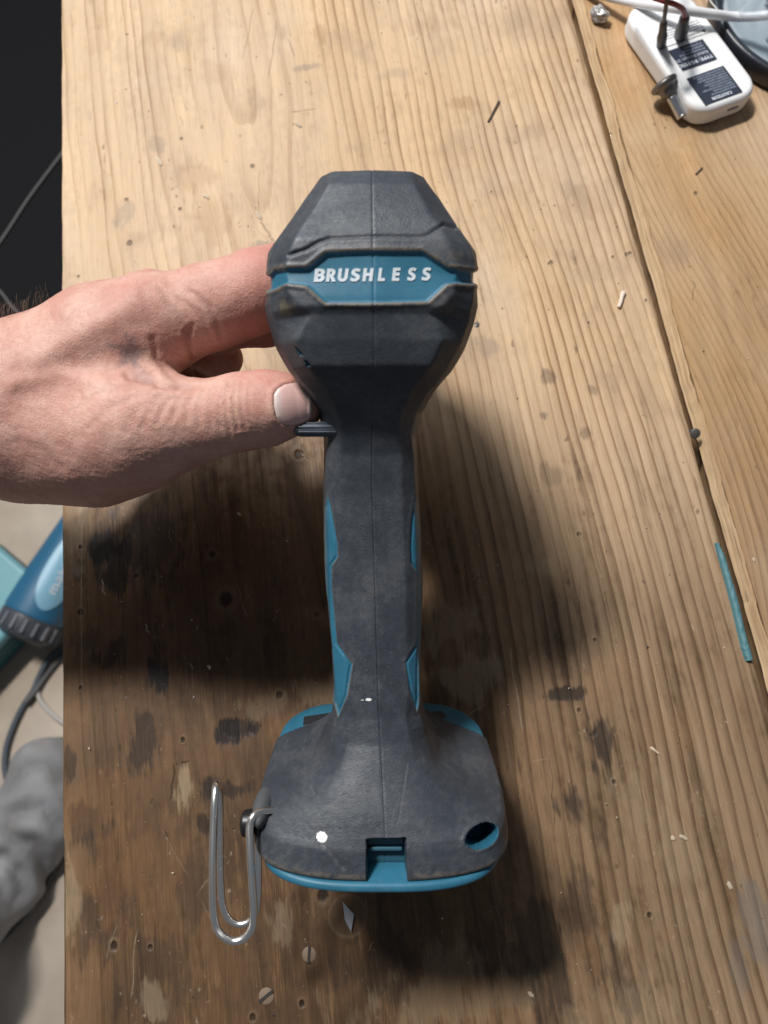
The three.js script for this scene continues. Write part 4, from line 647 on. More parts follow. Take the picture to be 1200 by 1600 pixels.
// ------------------------------------------------------------------ on the far corner of the bench: meter, leads, bolt, cable, tub
{
  const h = 0.0135, uz = G(1062, 172, 0.008).sub(G(970, 46, 0.008)).add(G(1176, 140, 0.012).sub(G(1105, 40, 0.012))).setY(0).normalize(), ux = V(uz.z, 0, -uz.x);   // uz: towards the camera end
  const W = G(1178, 145, 0.008).sub(G(1060, 168, 0.006)).dot(ux), end = G(1126, 180, 0.006), mid = G(1060, 168, 0.006).addScaledVector(ux, W / 2), L = Math.abs(G(985, 22, 0.008).sub(end).dot(uz));
  const c = mid.clone().addScaledVector(uz, end.clone().sub(mid).dot(uz) - L / 2).setY(0.0008);
  const meter = thing('multimeter', 'white plastic meter lying face down with two black printed labels', 'meter', c.toArray()); meter.rotation.y = Math.atan2(uz.x, uz.z);
  const rr = (w, l, r) => { const s = new THREE.Shape(); s.moveTo(-w + r, -l); s.lineTo(w - r, -l); s.quadraticCurveTo(w, -l, w, -l + r); s.lineTo(w, l - r); s.quadraticCurveTo(w, l, w - r, l); s.lineTo(-w + r, l); s.quadraticCurveTo(-w, l, -w, l - r); s.lineTo(-w, -l + r); s.quadraticCurveTo(-w, -l, -w + r, -l); return s; };
  const body = new THREE.ExtrudeGeometry(rr(W / 2 - 0.0035, L / 2 - 0.0035, 0.012), { depth: h - 0.007, bevelEnabled: true, bevelThickness: 0.0035, bevelSize: 0.0035, bevelSegments: 6, curveSegments: 12 });
  body.translate(0, 0, 0.0035); body.rotateX(-Math.PI / 2); body.computeVertexNormals();
  const wt = dataTex(256, 256, (i, j) => { const a = tileNoise(i / 256, j / 256, 6, 3, 4), b = tileNoise(i / 256, j / 256, 50, 3, 2), d = ss(0.22, 0.5, a + 0.6 * b); return mix3([0.78, 0.78, 0.77], [0.5, 0.48, 0.44], 0.25 * d); }); wt.repeat.set(12, 12);
  part('meter_body', body, phys([1, 1, 1], 0.42, { map: wt }), meter);
  const clip = new RoundedBoxGeometry(0.0075, 0.0012, 0.0016, 2, 0.0004); clip.rotateX(Math.PI / 2); clip.translate(W * 0.1, h * 0.55, L / 2 + 0.0001); part('seam_notch', clip, std([0.25, 0.25, 0.26], 0.6), meter);
  const loc = (px_, py_) => { const q = G(px_, py_, h + 0.001).sub(c); return [q.dot(ux), q.dot(uz)]; };
  const label = (w, l, draw, cw = 512) => {                      // print: a canvas, read from the far side of the bench
    const cv = document.createElement('canvas'); cv.width = cw; cv.height = Math.round(cw * l / w); const g = cv.getContext('2d'); draw(g, cv.width, cv.height);
    const d = g.getImageData(0, 0, cv.width, cv.height).data, fl = new Uint8Array(d.length); for (let y = 0; y < cv.height; y++) fl.set(d.subarray((cv.height - 1 - y) * cv.width * 4, (cv.height - y) * cv.width * 4), y * cv.width * 4);
    return rawTex(fl, cv.width, cv.height, true);
  };
  const tiny = (g, x, y, w, hh) => { let q = x; while (q < x + w) { const k = hh * (0.5 + 1.6 * rnd()); for (let e = q; e < Math.min(q + k, x + w); e += hh * 0.55) g.fillRect(e, y + hh * (0.15 * rnd()), hh * 0.36, hh * (0.55 + 0.4 * rnd())); q += k + hh * 0.45; } };
  const plate = (name, quad, draw, bg, lab) => {
    const [a, b, d] = quad.map(([x, y]) => loc(x, y)), w = Math.hypot(b[0] - a[0], b[1] - a[1]), l = Math.abs(d[1] - a[1]);
    const g = new RoundedBoxGeometry(w, l, 0.0003, 1, 0.00012); const flat = new THREE.PlaneGeometry(w, l); flat.translate(0, 0, 0.0003);
    flat.rotateX(-Math.PI / 2); flat.rotateY(Math.PI);            // printed the other way up
    flat.translate((a[0] + b[0]) / 2, h + 0.0002, (a[1] + b[1]) / 2 + l / 2);
    part(name, flat, new THREE.MeshStandardMaterial({ map: label(w, l, draw), roughness: 0.45 }), meter, lab);
  };
  plate('label_plate', [[1043, 79], [1098, 63], [1066, 110]], (g, w, hh) => {
    g.fillStyle = '#2b3140'; g.fillRect(0, 0, w, hh); g.fillStyle = '#d8dde4'; g.font = `bold ${hh * 0.21}px sans-serif`; g.fillText('TYPE: RG115CE', w * 0.05, hh * 0.27);
    g.font = `${hh * 0.165}px sans-serif`; g.fillText('Rated Voltage: 250V', w * 0.08, hh * 0.49); g.fillStyle = '#9aa3b2'; for (const [y, k] of [[0.57, 0.7], [0.7, 0.6], [0.83, 0.5]]) tiny(g, w * 0.1, hh * y, w * k, hh * 0.09);
  }, 0, 'black label plate beginning with the word TYPE');
  plate('label_plate', [[1071, 122], [1131, 105], [1101, 163]], (g, w, hh) => {
    g.fillStyle = '#2b3140'; g.fillRect(0, 0, w, hh); g.fillStyle = '#d8dde4'; g.font = `bold ${hh * 0.14}px sans-serif`; g.textAlign = 'center'; g.fillText('CAUTION', w * 0.5, hh * 0.16); g.fillStyle = '#9aa3b2';
    for (let k = 0; k < 9; k++) tiny(g, w * 0.06, hh * (0.22 + k * 0.085), w * (0.45 + 0.42 * rnd()), hh * 0.05);
  }, 0, 'black label plate headed CAUTION');
  plate('printed_notice', [[1020, 52], [1092, 30], [1036, 74]], (g, w, hh) => {
    g.fillStyle = '#e9e9ea'; g.fillRect(0, 0, w, hh); g.fillStyle = '#33363c'; g.beginPath(); g.moveTo(w * 0.03, hh * 0.26); g.lineTo(w * 0.13, hh * 0.26); g.lineTo(w * 0.08, hh * 0.02); g.fill();
    g.font = `bold ${hh * 0.22}px sans-serif`; g.fillText('WARNING', w * 0.16, hh * 0.25); for (let k = 0; k < 4; k++) tiny(g, w * 0.04, hh * (0.36 + k * 0.16), w * (0.75 + 0.2 * rnd()), hh * 0.1);
  }, 0, 'dark fine print with a warning triangle');
  // test leads plugged into it
  const lead = (name, lab, b, t, bootC, wireC, wire, fat) => {
    const o = thing(name, lab, 'test lead', b.toArray(), undefined), ax = t.clone().sub(b), len = ax.length();
    const prof = [[0, 0], [0.0026, 0], [0.0029, 0.001], [0.0029, len * 0.45], [0.0024, len * 0.55], [0.0022, len * 0.9], [0.0015, len], [0, len]].map(([r, y]) => new THREE.Vector2(r * fat, y)), g = new THREE.LatheGeometry(prof, 20);
    g.applyQuaternion(new THREE.Quaternion().setFromUnitVectors(V(0, 1, 0), ax.clone().normalize())); part('plug_boot', g, std(bootC, 0.5), o);
    const pts = [t, ...wire].map((p) => p.clone().sub(b)); part('wire', tube(pts, 0.00125 * fat ** 0.4, 50, 10), std(wireC, 0.45), o);
  };
  const bb = G(1033, 72, 0.0142), bt = G(1037, 34, 0.037), rb = G(1063, 58, 0.0142), rt = G(1070, 26, 0.037);
  lead('test_lead', 'black test lead standing in the meter left of the red one', bb, bt, [0.05, 0.05, 0.055], [0.03, 0.03, 0.032], [G(1040, 14, 0.052), G(1043, -8, 0.062), G(1046, -45, 0.07), G(1052, -120, 0.05)], 1.0);
  lead('test_lead', 'red test lead bending left out of the meter', rb, rt, [0.055, 0.055, 0.06], [0.20, 0.025, 0.025], [G(1066, 14, 0.050), G(1052, 6, 0.056), G(1034, 1, 0.058), G(1012, -8, 0.055), G(975, -40, 0.04)], 1.35);
  // white cable lying across
  const cp = [[880, -40, .004], [930, -12, .006], [975, 1, .012], [1020, 9, .020], [1065, 15, .024], [1110, 22, .022], [1150, 26.5, .018], [1200, 24, .024], [1250, 14, .03], [1310, -4, .05]].map(([x, y, k]) => G(x, y, k));
  solo('cable', tube(cp, 0.0027, 140, 14), phys([0.74, 0.74, 0.75], 0.38), 'white cable crossing behind the meter towards the clear tub', 'cable');
  const cp2 = [[1095, -30, .01], [1110, 2, .012], [1121, 16, .014], [1128, 32, .006], [1142, 52, .003], [1150, 90, .002]].map(([x, y, k]) => G(x, y, k));
  solo('thin_wire', tube(cp2, 0.0004, 60, 6), std([0.6, 0.58, 0.54], 0.4), 'very thin pale wire curling between the meter and the tub', 'wire');
  // countersunk bolt leaning on the meter's side
  const ha = G(1036, 130, 0.0125), hb = G(1066, 184, 0.0042), ax = hb.clone().sub(ha), bl = ax.length();
  const bolt = thing('bolt', 'short steel bolt with a wide flared head leaning on the meter', 'bolt', hb.toArray());
  const orient = new THREE.Quaternion().setFromUnitVectors(V(0, -1, 0), ax.clone().normalize());
  const hp = [[0, 0.001], [0.0055, 0.0012], [0.0076, 0.0004], [0.0081, -0.0006], [0.0080, -0.0022], [0.0068, -0.0030], [0.0052, -0.0040], [0.0047, -0.0055], [0.0046, -0.0078], [0.0036, -0.0090], [0, -0.0090]].map(([r, y]) => new THREE.Vector2(r, y + bl)).reverse();
  const head = new THREE.LatheGeometry(hp, 40); head.applyQuaternion(orient); part('bolt_head', head, std([0.20, 0.19, 0.18], 0.42, { metalness: 0.85 }), bolt);
  const sp = [[0, 0], [0.0026, 0], [0.0031, 0.0006]]; for (let k = 0; k < 14; k++) { const y = 0.001 + k * 0.00085; if (y < bl - 0.008) sp.push([0.0032, y], [0.0028, y + 0.00042]); } sp.push([0.0032, bl - 0.0078], [0, bl - 0.0078]);
  const sh = new THREE.LatheGeometry(sp.map(([r, y]) => new THREE.Vector2(r, y)), 30); sh.applyQuaternion(orient); part('shank', sh, std([0.58, 0.6, 0.62], 0.3, { metalness: 1 }), bolt);
  // clear lump
  const lump = new THREE.IcosahedronGeometry(1, 5), lp = lump.attributes.position; for (let k = 0; k < lp.count; k++) { const x = lp.getX(k), y = lp.getY(k), z = lp.getZ(k), r = 1 + 0.45 * N(x * 1.4, y * 1.4, z * 1.4 + 5) + 0.25 * Math.abs(N(x * 3.3, y * 3.3, z * 3.3)); lp.setXYZ(k, x * 0.0060 * r, Math.max(-0.0042, y * 0.0046 * r), z * 0.0042 * r); } lump.rotateY(-0.7); const lpos = G(937, 24, 0.004); lump.computeVertexNormals();
  const lm = thing('foil_lump', 'small crumpled glassy grey lump beside the joint of the planks', 'lump', [lpos.x, 0.0042, lpos.z]); const lt = dataTex(128, 64, (i, j) => mix3([0.55, 0.54, 0.52], [0.10, 0.09, 0.09], ss(-0.15, 0.3, fbm(i * 0.09, j * 0.15, 2, 3)))); part('lump_body', lump, phys([1, 1, 1], 0.22, { map: lt, metalness: 0.25 }), lm);
  // round clear tub on its black base
  const tc = G(1291, -8, 0.02), tub = thing('plastic_tub', 'round clear plastic tub on a black base at the top right corner', 'tub', [tc.x, 0.0006, tc.z]);
  const lathe = (p, n = 90) => new THREE.LatheGeometry(p.map(([r, y]) => new THREE.Vector2(r, y)), n);
  part('tub_base', lathe([[0.03, 0], [0.064, 0], [0.0665, 0.002], [0.067, 0.012], [0.0655, 0.014], [0.062, 0.013], [0.0615, 0.004], [0.03, 0.004]]), phys([0.022, 0.026, 0.036], 0.35), tub);
  part('tub_floor', lathe([[0, 0.0045], [0.0605, 0.0045], [0.0612, 0.0075]]), phys([0.42, 0.47, 0.50], 0.4), tub);
  const clear = phys([0.93, 0.96, 0.98], 0.08, { transmission: 0.92, thickness: 0, ior: 1.45 });
  part('tub_wall', lathe([[0.0585, 0.012], [0.0605, 0.03], [0.0612, 0.046]]), clear, tub);
  part('tub_lid', lathe([[0.0612, 0.046], [0.0632, 0.0465], [0.0638, 0.049], [0.0625, 0.0515], [0.0595, 0.0515], [0.058, 0.0495], [0.054, 0.049], [0.0, 0.0485]]), clear, tub);
  part('tub_lid_ring', lathe([[0.0555, 0.0494], [0.0562, 0.0506], [0.0569, 0.0496]]), phys([0.75, 0.8, 0.84], 0.2), tub);
  const inside = []; for (let k = 0; k < 26; k++) { const a = rnd() * 6.28, r = 0.05 * Math.sqrt(rnd()), g = new THREE.CylinderGeometry(0.0022, 0.0022, 0.012 + 0.014 * rnd(), 8); g.rotateZ(1.57 + 0.3 * (rnd() - 0.5)); g.rotateY(rnd() * 6.28); g.translate(r * Math.cos(a), 0.009 + 0.008 * rnd(), r * Math.sin(a)); inside.push(g); }
  const ins = part('tub_contents', merge(inside), std([0.34, 0.38, 0.42], 0.4), tub); ins.userData.kind = 'stuff';
}

// ------------------------------------------------------------------ small things on and in the wood
{
  const lying = (x0, y0, x1, y1, r, h = r) => { const a = G(x0, y0, h).setY(h), b = G(x1, y1, h).setY(h), m = a.clone().add(b).multiplyScalar(0.5); return { a: a.sub(m), b: b.sub(m), m }; };
  const sliver = (name, label, cat, q, r, col, group, flat = 0.55) => {
    const { a, b, m } = lying(...q, r), L = b.clone().sub(a).length(), g = new THREE.CylinderGeometry(r * 0.75, r, L, 9, 6), p = g.attributes.position;
    for (let k = 0; k < p.count; k++) { const y = p.getY(k); p.setXYZ(k, p.getX(k) * (1 + 0.35 * N(y * 900, k * 0.7, 2)) + 0.0007 * N(y * 160, 2, q[0]), y, p.getZ(k) * flat * (1 + 0.3 * N(y * 900, k, 5))); }
    g.rotateX(Math.PI / 2); g.rotateY(Math.atan2(b.x - a.x, b.z - a.z)); g.computeVertexNormals();
    const o = solo(name, g, std(col, 0.75), label, cat, group); o.position.set(m.x, r * flat, m.z); return o;
  };
  sliver('splinter', 'dark thin splinter lying right of the brown knot near the top', 'splinter', [780, 158, 763, 190], 0.0009, [0.05, 0.035, 0.025]);
  sliver('stick', 'short pinkish white stick lying near the joint of the planks', 'stick', [975, 456, 967, 480], 0.0013, [0.72, 0.58, 0.48], undefined, 0.8);
  sliver('shaving', 'dark curled shaving on the right hand plank', 'shaving', [1098, 262, 1087, 272], 0.0007, [0.09, 0.06, 0.04]);
  for (const [q, r, l] of [[[244, 244, 250, 254], 0.0013, 'bright wood chip on the pale wood above the hand'], [[401, 330, 408, 340], 0.0014, 'bright wood chip on the pale wood left of the tool head'], [[316, 302, 325, 308], 0.0013, 'pale grey chip between the two bright chips above the hand'], [[462, 192, 470, 196], 0.0014, 'pale fleck of chip above and left of the tool head'], [[1051, 1308, 1054, 1312], 0.0012, 'white crumb on the ribbed wood right of the tool foot'], [[1064, 1306, 1074, 1311], 0.0011, 'white splintered crumb right of the first crumb'], [[827, 1552, 833, 1558], 0.001, 'tiny crumb near the bottom edge of the picture'], [[1018, 1168, 1028, 1176], 0.0009, 'pale star shaped crumb on the dark stained wood'], [[372, 801, 375, 804], 0.0008, 'tiny white speck in the shadow under the hand'], [[1138, 1378, 1144, 1388], 0.0011, 'pale crumb at the edge of the grey patch'], [[325, 1040, 328, 1044], 0.0009, 'speck of chip at the edge of the hand shadow'], [[1178, 152 + 720, 1180, 876], 0.0009, 'pale crumb on the right hand plank beside the blue strip']]) {
    const { a, b, m } = lying(...q, r), L = b.clone().sub(a).length() / 2 + r * 0.4, g = mergeVertices(new THREE.IcosahedronGeometry(1, 1).deleteAttribute('normal').deleteAttribute('uv')), p = g.attributes.position;
    for (let k = 0; k < p.count; k++) { const j = 0.6 + 0.8 * rnd(); p.setXYZ(k, p.getX(k) * r * 0.75 * j, p.getY(k) * r * 0.42 * (0.6 + 0.6 * rnd()), p.getZ(k) * L * j); }
    const f = g.toNonIndexed(); f.rotateY(Math.atan2(b.x - a.x, b.z - a.z)); f.computeVertexNormals(); const o = solo('wood_chip', f, std([0.54, 0.44, 0.32].map((k, i, a) => k * (i ? a.f : (a.f = 0.8 + 0.35 * rnd()))), 0.85), l, 'wood chip', 'wood chips on the bench'); o.position.set(m.x, r * 0.3, m.z);
  }
  // nails and screws
  const nail = (x, y, label, r, tilt, hgt) => {
    const p = G(x, y, 0.001), o = thing('nail', label, 'nail', [p.x, 0, p.z]); const s = new THREE.LatheGeometry([[0, 0], [r, 0], [r * 1.05, 0.0004], [r * 0.9, 0.0009], [0, 0.0011]].map(([a, b]) => new THREE.Vector2(a, b)), 22); s.rotateX(tilt); s.rotateZ(tilt * 0.5); s.translate(0, hgt, 0); part('nail_head', s, std([0.13, 0.115, 0.105], 0.5, { metalness: 0.6 }), o);
    const k = new THREE.CylinderGeometry(r * 0.38, r * 0.3, 0.018, 10); k.translate(0, -0.009, 0); k.rotateX(tilt); k.rotateZ(tilt * 0.5); k.translate(0, hgt, 0); part('nail_shank', k, std([0.13, 0.115, 0.105], 0.5, { metalness: 0.6 }), o);
  };
  nail(1084, 679, 'grey nail head standing up in the joint between the planks', 0.0026, 0.5, 0.0025);
  nail(745, 507, 'flush nail head in the pale wood right of the tool head', 0.0014, 0, -0.0006);
  const screw = (x, y, label, turn, rr) => {
    const p = G(x, y), o = thing('wood_screw', label, 'screw', [p.x, -0.0004, p.z]), prof = [[rr * 0.35, -0.018], [rr * 0.4, -0.004], [rr, -0.0006], [rr * 1.0, 0.0], [rr * 0.8, 0.0006], [0, 0.0008]].map(([a, b]) => new THREE.Vector2(a, b)), g = new THREE.LatheGeometry(prof, 30);
    const mt = std([0.20, 0.145, 0.098], 0.7, { metalness: 0.15 }); part('screw_head', g, mt, o); const s = new RoundedBoxGeometry(rr * 1.9, 0.0004, rr * 0.34, 1, 0.0001); s.rotateY(turn); s.translate(0, 0.00085, 0); part('screw_slot', s, std([0.03, 0.025, 0.022], 0.8), o);
  };
  screw(483, 1491, 'slotted screw head below the tool foot, nearer the pressed ring', 1.4, 0.0034); screw(416, 1556, 'slotted screw head nearest the bottom edge of the bench', 0.5, 0.0036);
  // a sliver of metal in the pressed ring
  { const t = new THREE.Shape(); t.moveTo(0, 0); t.lineTo(0.0035, -0.006); t.lineTo(0.001, -0.012); t.lineTo(-0.0005, -0.007); const g = new THREE.ExtrudeGeometry(t, { depth: 0.0005, bevelEnabled: true, bevelThickness: 0.0002, bevelSize: 0.0002 }); g.rotateX(-Math.PI / 2); g.rotateY(0.1); const p = G(536, 1408), o = solo('metal_sliver', g, std([0.42, 0.43, 0.45], 0.4, { metalness: 0.5 }), 'grey pointed sliver lying inside the ring pressed in the wood', 'sliver'); o.position.set(p.x, 0.0008, p.z); }
  // faded blue-green strip wedged in the joint
  {
    const a = [[1120, 848, .0012], [1128, 868, .0023], [1139, 905, .0024], [1150, 945, .0025], [1159, 985, .0024], [1166, 1012, .0027], [1172, 1032, .0024]].map(([x, y, w]) => { const p = G(x, y, 0.0012); return [p.x, p.z, w]; }), pos = [], idx = [], c0 = a[0], M = 60, S = 9;
    for (let j = 0; j <= M; j++) { const t = j / M * (a.length - 1), i = Math.min(a.length - 2, Math.floor(t)), f = t - i, x = lerp(a[i][0], a[i + 1][0], f), z = lerp(a[i][1], a[i + 1][1], f), w = lerp(a[i][2], a[i + 1][2], f) * (1 + 0.22 * N(j * 0.35, 3, 2)); for (let s = 0; s <= S; s++) { const u = s / S * 2 - 1; pos.push(x - c0[0] + u * w * 0.82, 0.0022 * (1 - u * u) ** 0.5 + 0.0004 * N(j * 0.4, u * 2, 6) - 0.0008, z - c0[1]); } }
    for (let j = 0; j < M; j++) for (let s = 0; s < S; s++) { const b = j * (S + 1) + s; idx.push(b, b + S + 1, b + 1, b + 1, b + S + 1, b + S + 2); }
    const g = new THREE.BufferGeometry(); g.setAttribute('position', new THREE.Float32BufferAttribute(pos, 3)); g.setIndex(idx); g.computeVertexNormals(); const o = solo('plastic_strip', g, std([0.075, 0.185, 0.205], 0.55, { side: THREE.DoubleSide }), 'faded blue green strip wedged in the joint between the planks', 'strip'); o.position.set(c0[0], 0.0006, c0[1]);
  }
  // sawdust and grit over the whole bench
  const dust = new THREE.InstancedMesh(new THREE.TetrahedronGeometry(1, 0), std([1, 1, 1], 0.9), 900), M4 = new THREE.Matrix4(), cc = new THREE.Color(); dust.name = 'sawdust'; dust.castShadow = dust.receiveShadow = true;
  for (let k = 0; k < 900; k++) { const x = lerp(X0 + 0.004, X2 - 0.08, rnd()), z = lerp(-0.5, Z1, rnd()), s = 0.00018 + 0.00042 * rnd() ** 3; M4.compose(V(x, s * 0.4 + 0.0004, z), new THREE.Quaternion().setFromEuler(new THREE.Euler(rnd() * 6, rnd() * 6, rnd() * 6)), V(s, s * 0.7, s * (1 + 1.8 * rnd() ** 2))); dust.setMatrixAt(k, M4); const t = rnd(); cc.setRGB(...(t < 0.65 ? [0.5, 0.4, 0.28] : t < 0.85 ? [0.62, 0.58, 0.52] : [0.05, 0.04, 0.035])); dust.setColorAt(k, cc); }
  dust.userData = { label: 'loose sawdust and grit scattered over the bench', category: 'sawdust', kind: 'stuff' }; scene.add(dust);
}

// ------------------------------------------------------------------ the floor far below, left of the bench
const FY = -0.75;
{
  const ft = dataTex(1024, 1024, (i, j) => {
    const u = i / 1024, v = j / 1024, a = tileNoise(u, v, 5, 2, 5), b = tileNoise(u, v, 40, 5, 2), st = ss(0.14, 0.26, tileNoise(u + 0.3, v, 9, 8, 4));
    let c = mix3([0.34, 0.275, 0.21], [0.56, 0.48, 0.395], ss(-0.25, 0.3, a)); c = c.map((k) => k * (1 + 0.2 * b)); return mix3(c, [0.20, 0.115, 0.06], 0.7 * st);
  }); ft.repeat.set(5, 5);
  const g = new THREE.PlaneGeometry(6, 6); g.rotateX(-Math.PI / 2); const fl = part('floor', g, new THREE.MeshStandardMaterial({ map: ft, roughness: 0.85 }), scene); fl.position.set(0, FY, -0.3); struct(fl);
  // black sheet and the two pale cords on it
  const p0 = G(48, 640, FY), s = new RoundedBoxGeometry(0.9, 0.012, 1.9, 3, 0.005), o = solo('black_sheet', s, phys([0.009, 0.009, 0.010], 0.85, { specularIntensity: 0.3 }), 'black sheet lying on the floor left of the bench', 'sheet'); o.position.set(p0.x - 0.22, FY + 0.007, p0.z - 0.95 - 0.1);
  const cord = (a, b, lab) => { const A = G(...a, FY + 0.016), B = G(...b, FY + 0.016), d = B.clone().sub(A), P = [-0.6, 0, 0.5, 1, 1.6].map((t, i) => A.clone().addScaledVector(d, t).add(V(0.003 * Math.sin(i * 2), 0, 0))); const q = P[0].clone(); const m = solo('cord', tube(P.map((k) => k.sub(q)), 0.0022, 30, 8), std([0.13, 0.125, 0.12], 0.7), lab, 'cord'); m.position.copy(q); };
  cord([0, 375], [90, 250], 'thin pale cord on the black sheet, the farther one'); cord([0, 458], [42, 500], 'thin pale cord on the black sheet, the nearer one by the wrist');
  // another power tool lying on the floor
  const axisA = G(40, 985, FY + 0.045), axisB = G(150, 790, FY + 0.05), ad = axisB.clone().sub(axisA), aq = new THREE.Quaternion().setFromUnitVectors(V(0, 1, 0), ad.clone().normalize());
  const t2 = thing('power_tool', 'blurred blue power tool with white lettering lying on the floor', 'power tool', [axisA.x, axisA.y, axisA.z]); t2.quaternion.copy(aq);
  const lt = (p) => new THREE.LatheGeometry(p.map(([r, y]) => new THREE.Vector2(r, y)), 48);
  part('tool_body', lt([[0.043, 0.022], [0.0445, 0.026], [0.043, 0.06], [0.038, 0.12], [0.033, 0.18], [0.03, 0.26], [0, 0.265]]), phys([0.020, 0.115, 0.21], 0.45), t2);
  part('end_cap', lt([[0, -0.012], [0.034, -0.012], [0.041, -0.006], [0.044, 0.004], [0.0445, 0.02], [0.043, 0.0225], [0, 0.0225]]), phys([0.055, 0.06, 0.07], 0.4), t2);
  const ribs = []; for (let k = 0; k < 18; k++) { const a = k / 18 * 6.2832, r = new RoundedBoxGeometry(0.004, 0.02, 0.004, 2, 0.001); r.translate(0.0445, 0.008, 0); r.rotateY(a); ribs.push(r); } part('grip_ribs', merge(ribs), phys([0.16, 0.17, 0.19], 0.4), t2);
  // the pale oval plate and its lettering, on the side that faces up
  const up = V(0, 1, 0).applyQuaternion(aq.clone().invert()), toCam = camera.position.clone().sub(axisA).normalize().applyQuaternion(aq.clone().invert()), ph = Math.atan2(toCam.z, toCam.x) - 0.12, rad = (y) => lerp(0.0432, 0.033, clamp((y - 0.055) / 0.125));
  const wrap = (a, y, o) => { const r = rad(y) + o; return [Math.cos(ph + a) * r, y, Math.sin(ph + a) * r]; };
  const op = [], oi = []; for (let j = 0; j <= 24; j++) for (let i = 0; i <= 24; i++) { const u = i / 12 - 1, v = j / 12 - 1, e = Math.hypot(u, v) > 1 ? 1 / Math.hypot(u, v) : 1, q = Math.max(Math.abs(u), Math.abs(v)) / (Math.hypot(u, v) || 1); op.push(...wrap(u * q * 0.62, 0.105 + v * q * 0.068, 0.0014)); } for (let j = 0; j < 24; j++) for (let i = 0; i < 24; i++) { const a = j * 25 + i; oi.push(a, a + 25, a + 1, a + 1, a + 25, a + 26); }
  const og = new THREE.BufferGeometry(); og.setAttribute('position', new THREE.Float32BufferAttribute(op, 3)); og.setIndex(oi); og.computeVertexNormals(); const plate = part('name_plate', og, phys([0.20, 0.40, 0.52], 0.4, { side: THREE.DoubleSide }), t2);
  const font = await new FontLoader().loadAsync('fonts/droid/droid_sans_bold.typeface.json'), tg = new THREE.ExtrudeGeometry(font.generateShapes('makita', 1), { depth: 0.01, bevelEnabled: false, curveSegments: 4 }); tg.computeBoundingBox(); const tb = tg.boundingBox, tpz = tg.attributes.position;
  for (let k = 0; k < tpz.count; k++) { const f = (tpz.getX(k) - tb.min.x) / (tb.max.x - tb.min.x), g2 = (tpz.getY(k) - tb.min.y) / (tb.max.y - tb.min.y), w = wrap((0.5 - g2) * -0.30, 0.062 + f * 0.062, 0.002 + tpz.getZ(k) * 0.05); tpz.setXYZ(k, ...w); } tg.computeVertexNormals();
  part('lettering', tg, std([0.55, 0.60, 0.64], 0.5, { side: THREE.DoubleSide }), plate);
  // teal case corner
  const k0 = G(44, 896, FY + 0.07), cs = thing('tool_case', 'corner of a blue green case on the floor beside the blue power tool', 'case', [k0.x, FY, k0.z]); cs.rotation.y = 0.78;
  const cb = new RoundedBoxGeometry(0.20, 0.05, 0.14, 4, 0.008); cb.translate(-0.1, 0.0255, -0.03); part('case_base', cb, phys([0.035, 0.13, 0.155], 0.45), cs); const cl = new RoundedBoxGeometry(0.205, 0.022, 0.145, 4, 0.008); cl.translate(-0.1, 0.064, -0.03); part('case_lid', cl, phys([0.16, 0.36, 0.40], 0.4), cs);
  // cables on the floor
  const fc = (pts, r, col, lab) => { const P = pts.map(([x, y, k = 0]) => G(x, y, FY + r + 0.001 + k)), q = P[0].clone(); const m = solo('floor_cable', tube(P.map((p) => p.sub(q)), r, 80, 10), std(col, 0.55), lab, 'cable'); m.position.copy(q); };
  fc([[140, 985], [104, 1008], [76, 1030], [61, 1058], [52, 1080], [36, 1104], [20, 1138], [10, 1170], [8, 1200], [16, 1236], [22, 1275]], 0.0043, [0.06, 0.075, 0.09], 'thicker dark cable curving down the floor to the boot');
  fc([[150, 968], [110, 1012], [88, 1036], [68, 1062], [54, 1082, .003], [40, 1098, .006]], 0.0040, [0.075, 0.075, 0.075], 'second dark cable strand crossing near the bench edge');
  fc([[58, 1076], [62, 1092], [74, 1108], [94, 1126], [130, 1146]], 0.0032, [0.42, 0.39, 0.36], 'thin pale cable running under the bench');
}
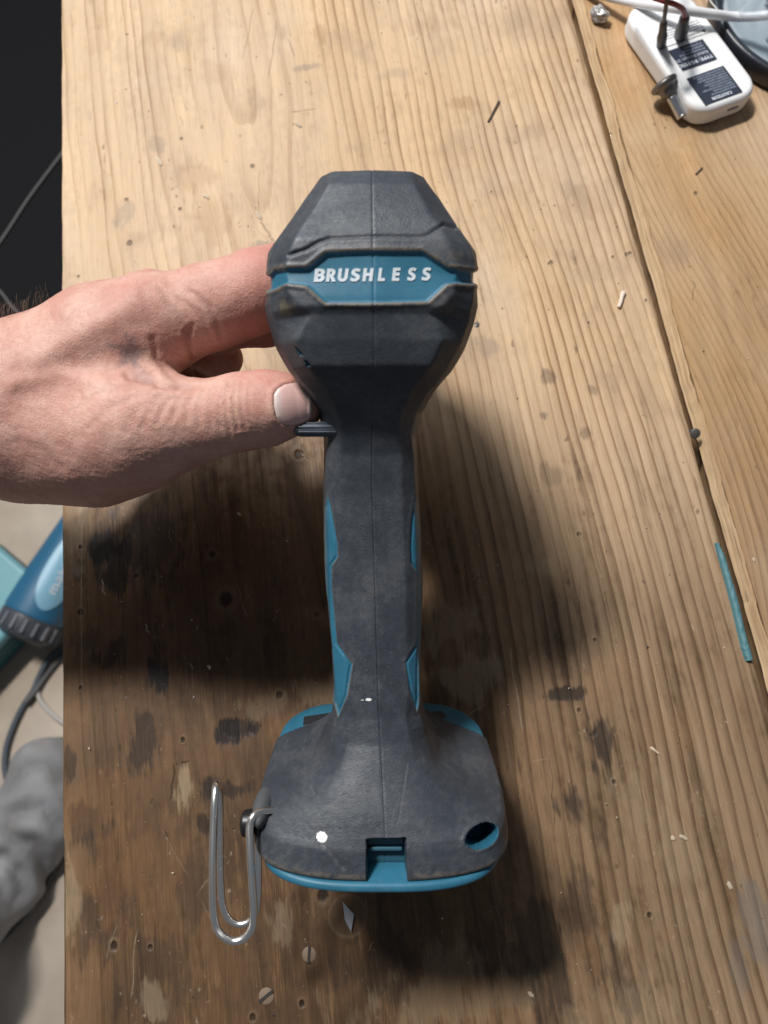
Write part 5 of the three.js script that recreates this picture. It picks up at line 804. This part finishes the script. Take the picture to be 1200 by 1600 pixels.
{
  // a dusty boot
  const sole = []; const B = [...chain([72, 1206, 1012, 46], [62, 1270, 1004, 54], [16, 1350, 1000, 54], [-60, 1440, 985, 50]), ...chain([0, 1370, 985, 48], [-65, 1440, 930, 52], [-140, 1470, 830, 54])], bf0 = unite(B, 24);
  const ftop = (x, y, z) => (y * 0.304 - -1 * z * -1 * 0) ;
  const up = V(0, 1, 0).applyQuaternion(camera.quaternion.clone().invert()), floorAt = V(0, FY + 0.018, 0).sub(camera.position).applyQuaternion(camera.quaternion.clone().invert()).multiplyScalar(1000), cut = floorAt.dot(up);
  const bf = (x, y, z) => -smin(-bf0(x, y, z), -(cut - (x * up.x + y * up.y + z * up.z)), 6);
  const net = surfaceNet(bf, [-720, -700, -1090], [-360, -300, -790], 4), q = net.pos.slice(), col = new Float32Array(q.length);
  const folds = [[[0, 1300], [30, 1268], [66, 1264], [92, 1285]], [[-10, 1345], [22, 1310], [52, 1318], [66, 1345], [72, 1372]], [[-30, 1375], [4, 1345], [26, 1362], [34, 1392]], [[10, 1230], [40, 1196], [76, 1196], [95, 1216]], [[-40, 1400], [-5, 1385], [20, 1410]]];
  for (let k = 0; k < q.length; k += 3) {
    const [x, y, z] = [q[k], q[k + 1], q[k + 2]], n = grad(bf, x, y, z, 2), [u, v] = px(x, y, z); let d = 4 * fbm(x * 0.012, y * 0.012, z * 0.012, 3), f = 0;
    folds.forEach((p, i) => { const s = segDist(u + 5 * N(u * 0.03, v * 0.03, i), v, p) / 12; const w = Math.exp(-s * s); f = Math.max(f, w); d -= (i === 3 ? 2 : 4.5) * w; d += 2.5 * Math.exp(-((s - 2) ** 2)); });
    for (let c = 0; c < 3; c++) q[k + c] += n[c] * d;
    const m = fbm(x * 0.02, y * 0.02, z * 0.02, 4), g = fbm(x * 0.15, y * 0.15, z * 0.15, 2); let c = mix3([0.23, 0.225, 0.222], [0.31, 0.31, 0.32], ss(-0.3, 0.4, m + 0.4 * g)); c = mix3(c, [0.30, 0.26, 0.21], 0.4 * ss(0.05, 0.35, fbm(x * 0.03 + 7, y * 0.03, z * 0.03, 3))); c = mix3(c, [0.09, 0.085, 0.085], 0.5 * f * clamp(0.6 + 2 * g)); col.set(c, k);
  }
  const base = mm(20, 1330, 1040), g = new THREE.BufferGeometry(); g.setAttribute('position', new THREE.Float32BufferAttribute(q, 3)); g.setAttribute('color', new THREE.BufferAttribute(col, 3)); g.setIndex(net.idx); g.computeVertexNormals();
  const boot = thing('work_boot', 'dusty grey creased leather boot on the floor at the lower left', 'boot', V(base.x / 1000, base.y / 1000, base.z / 1000).applyMatrix4(camera.matrixWorld).toArray()); boot.rotation.copy(toolTurn);
  part('upper', toMetres(g, base), std([1, 1, 1], 0.7, { vertexColors: true }), boot);
  const sf = (x, y, z) => { const h = x * up.x + y * up.y + z * up.z - cut, t = (8 - h) ; return Math.max(bf0(x + up.x * t, y + up.y * t, z + up.z * t) - 1.5, h - 1, -17 - h); };
  const sn = surfaceNet(sf, [-720, -700, -1120], [-360, -300, -790], 4), sg = new THREE.BufferGeometry(); sg.setAttribute('position', new THREE.Float32BufferAttribute(sn.pos, 3)); sg.setIndex(sn.idx); sg.computeVertexNormals(); part('sole', toMetres(sg, base), std([0.05, 0.048, 0.046], 0.8), boot);
}
renderer.render(scene, camera);
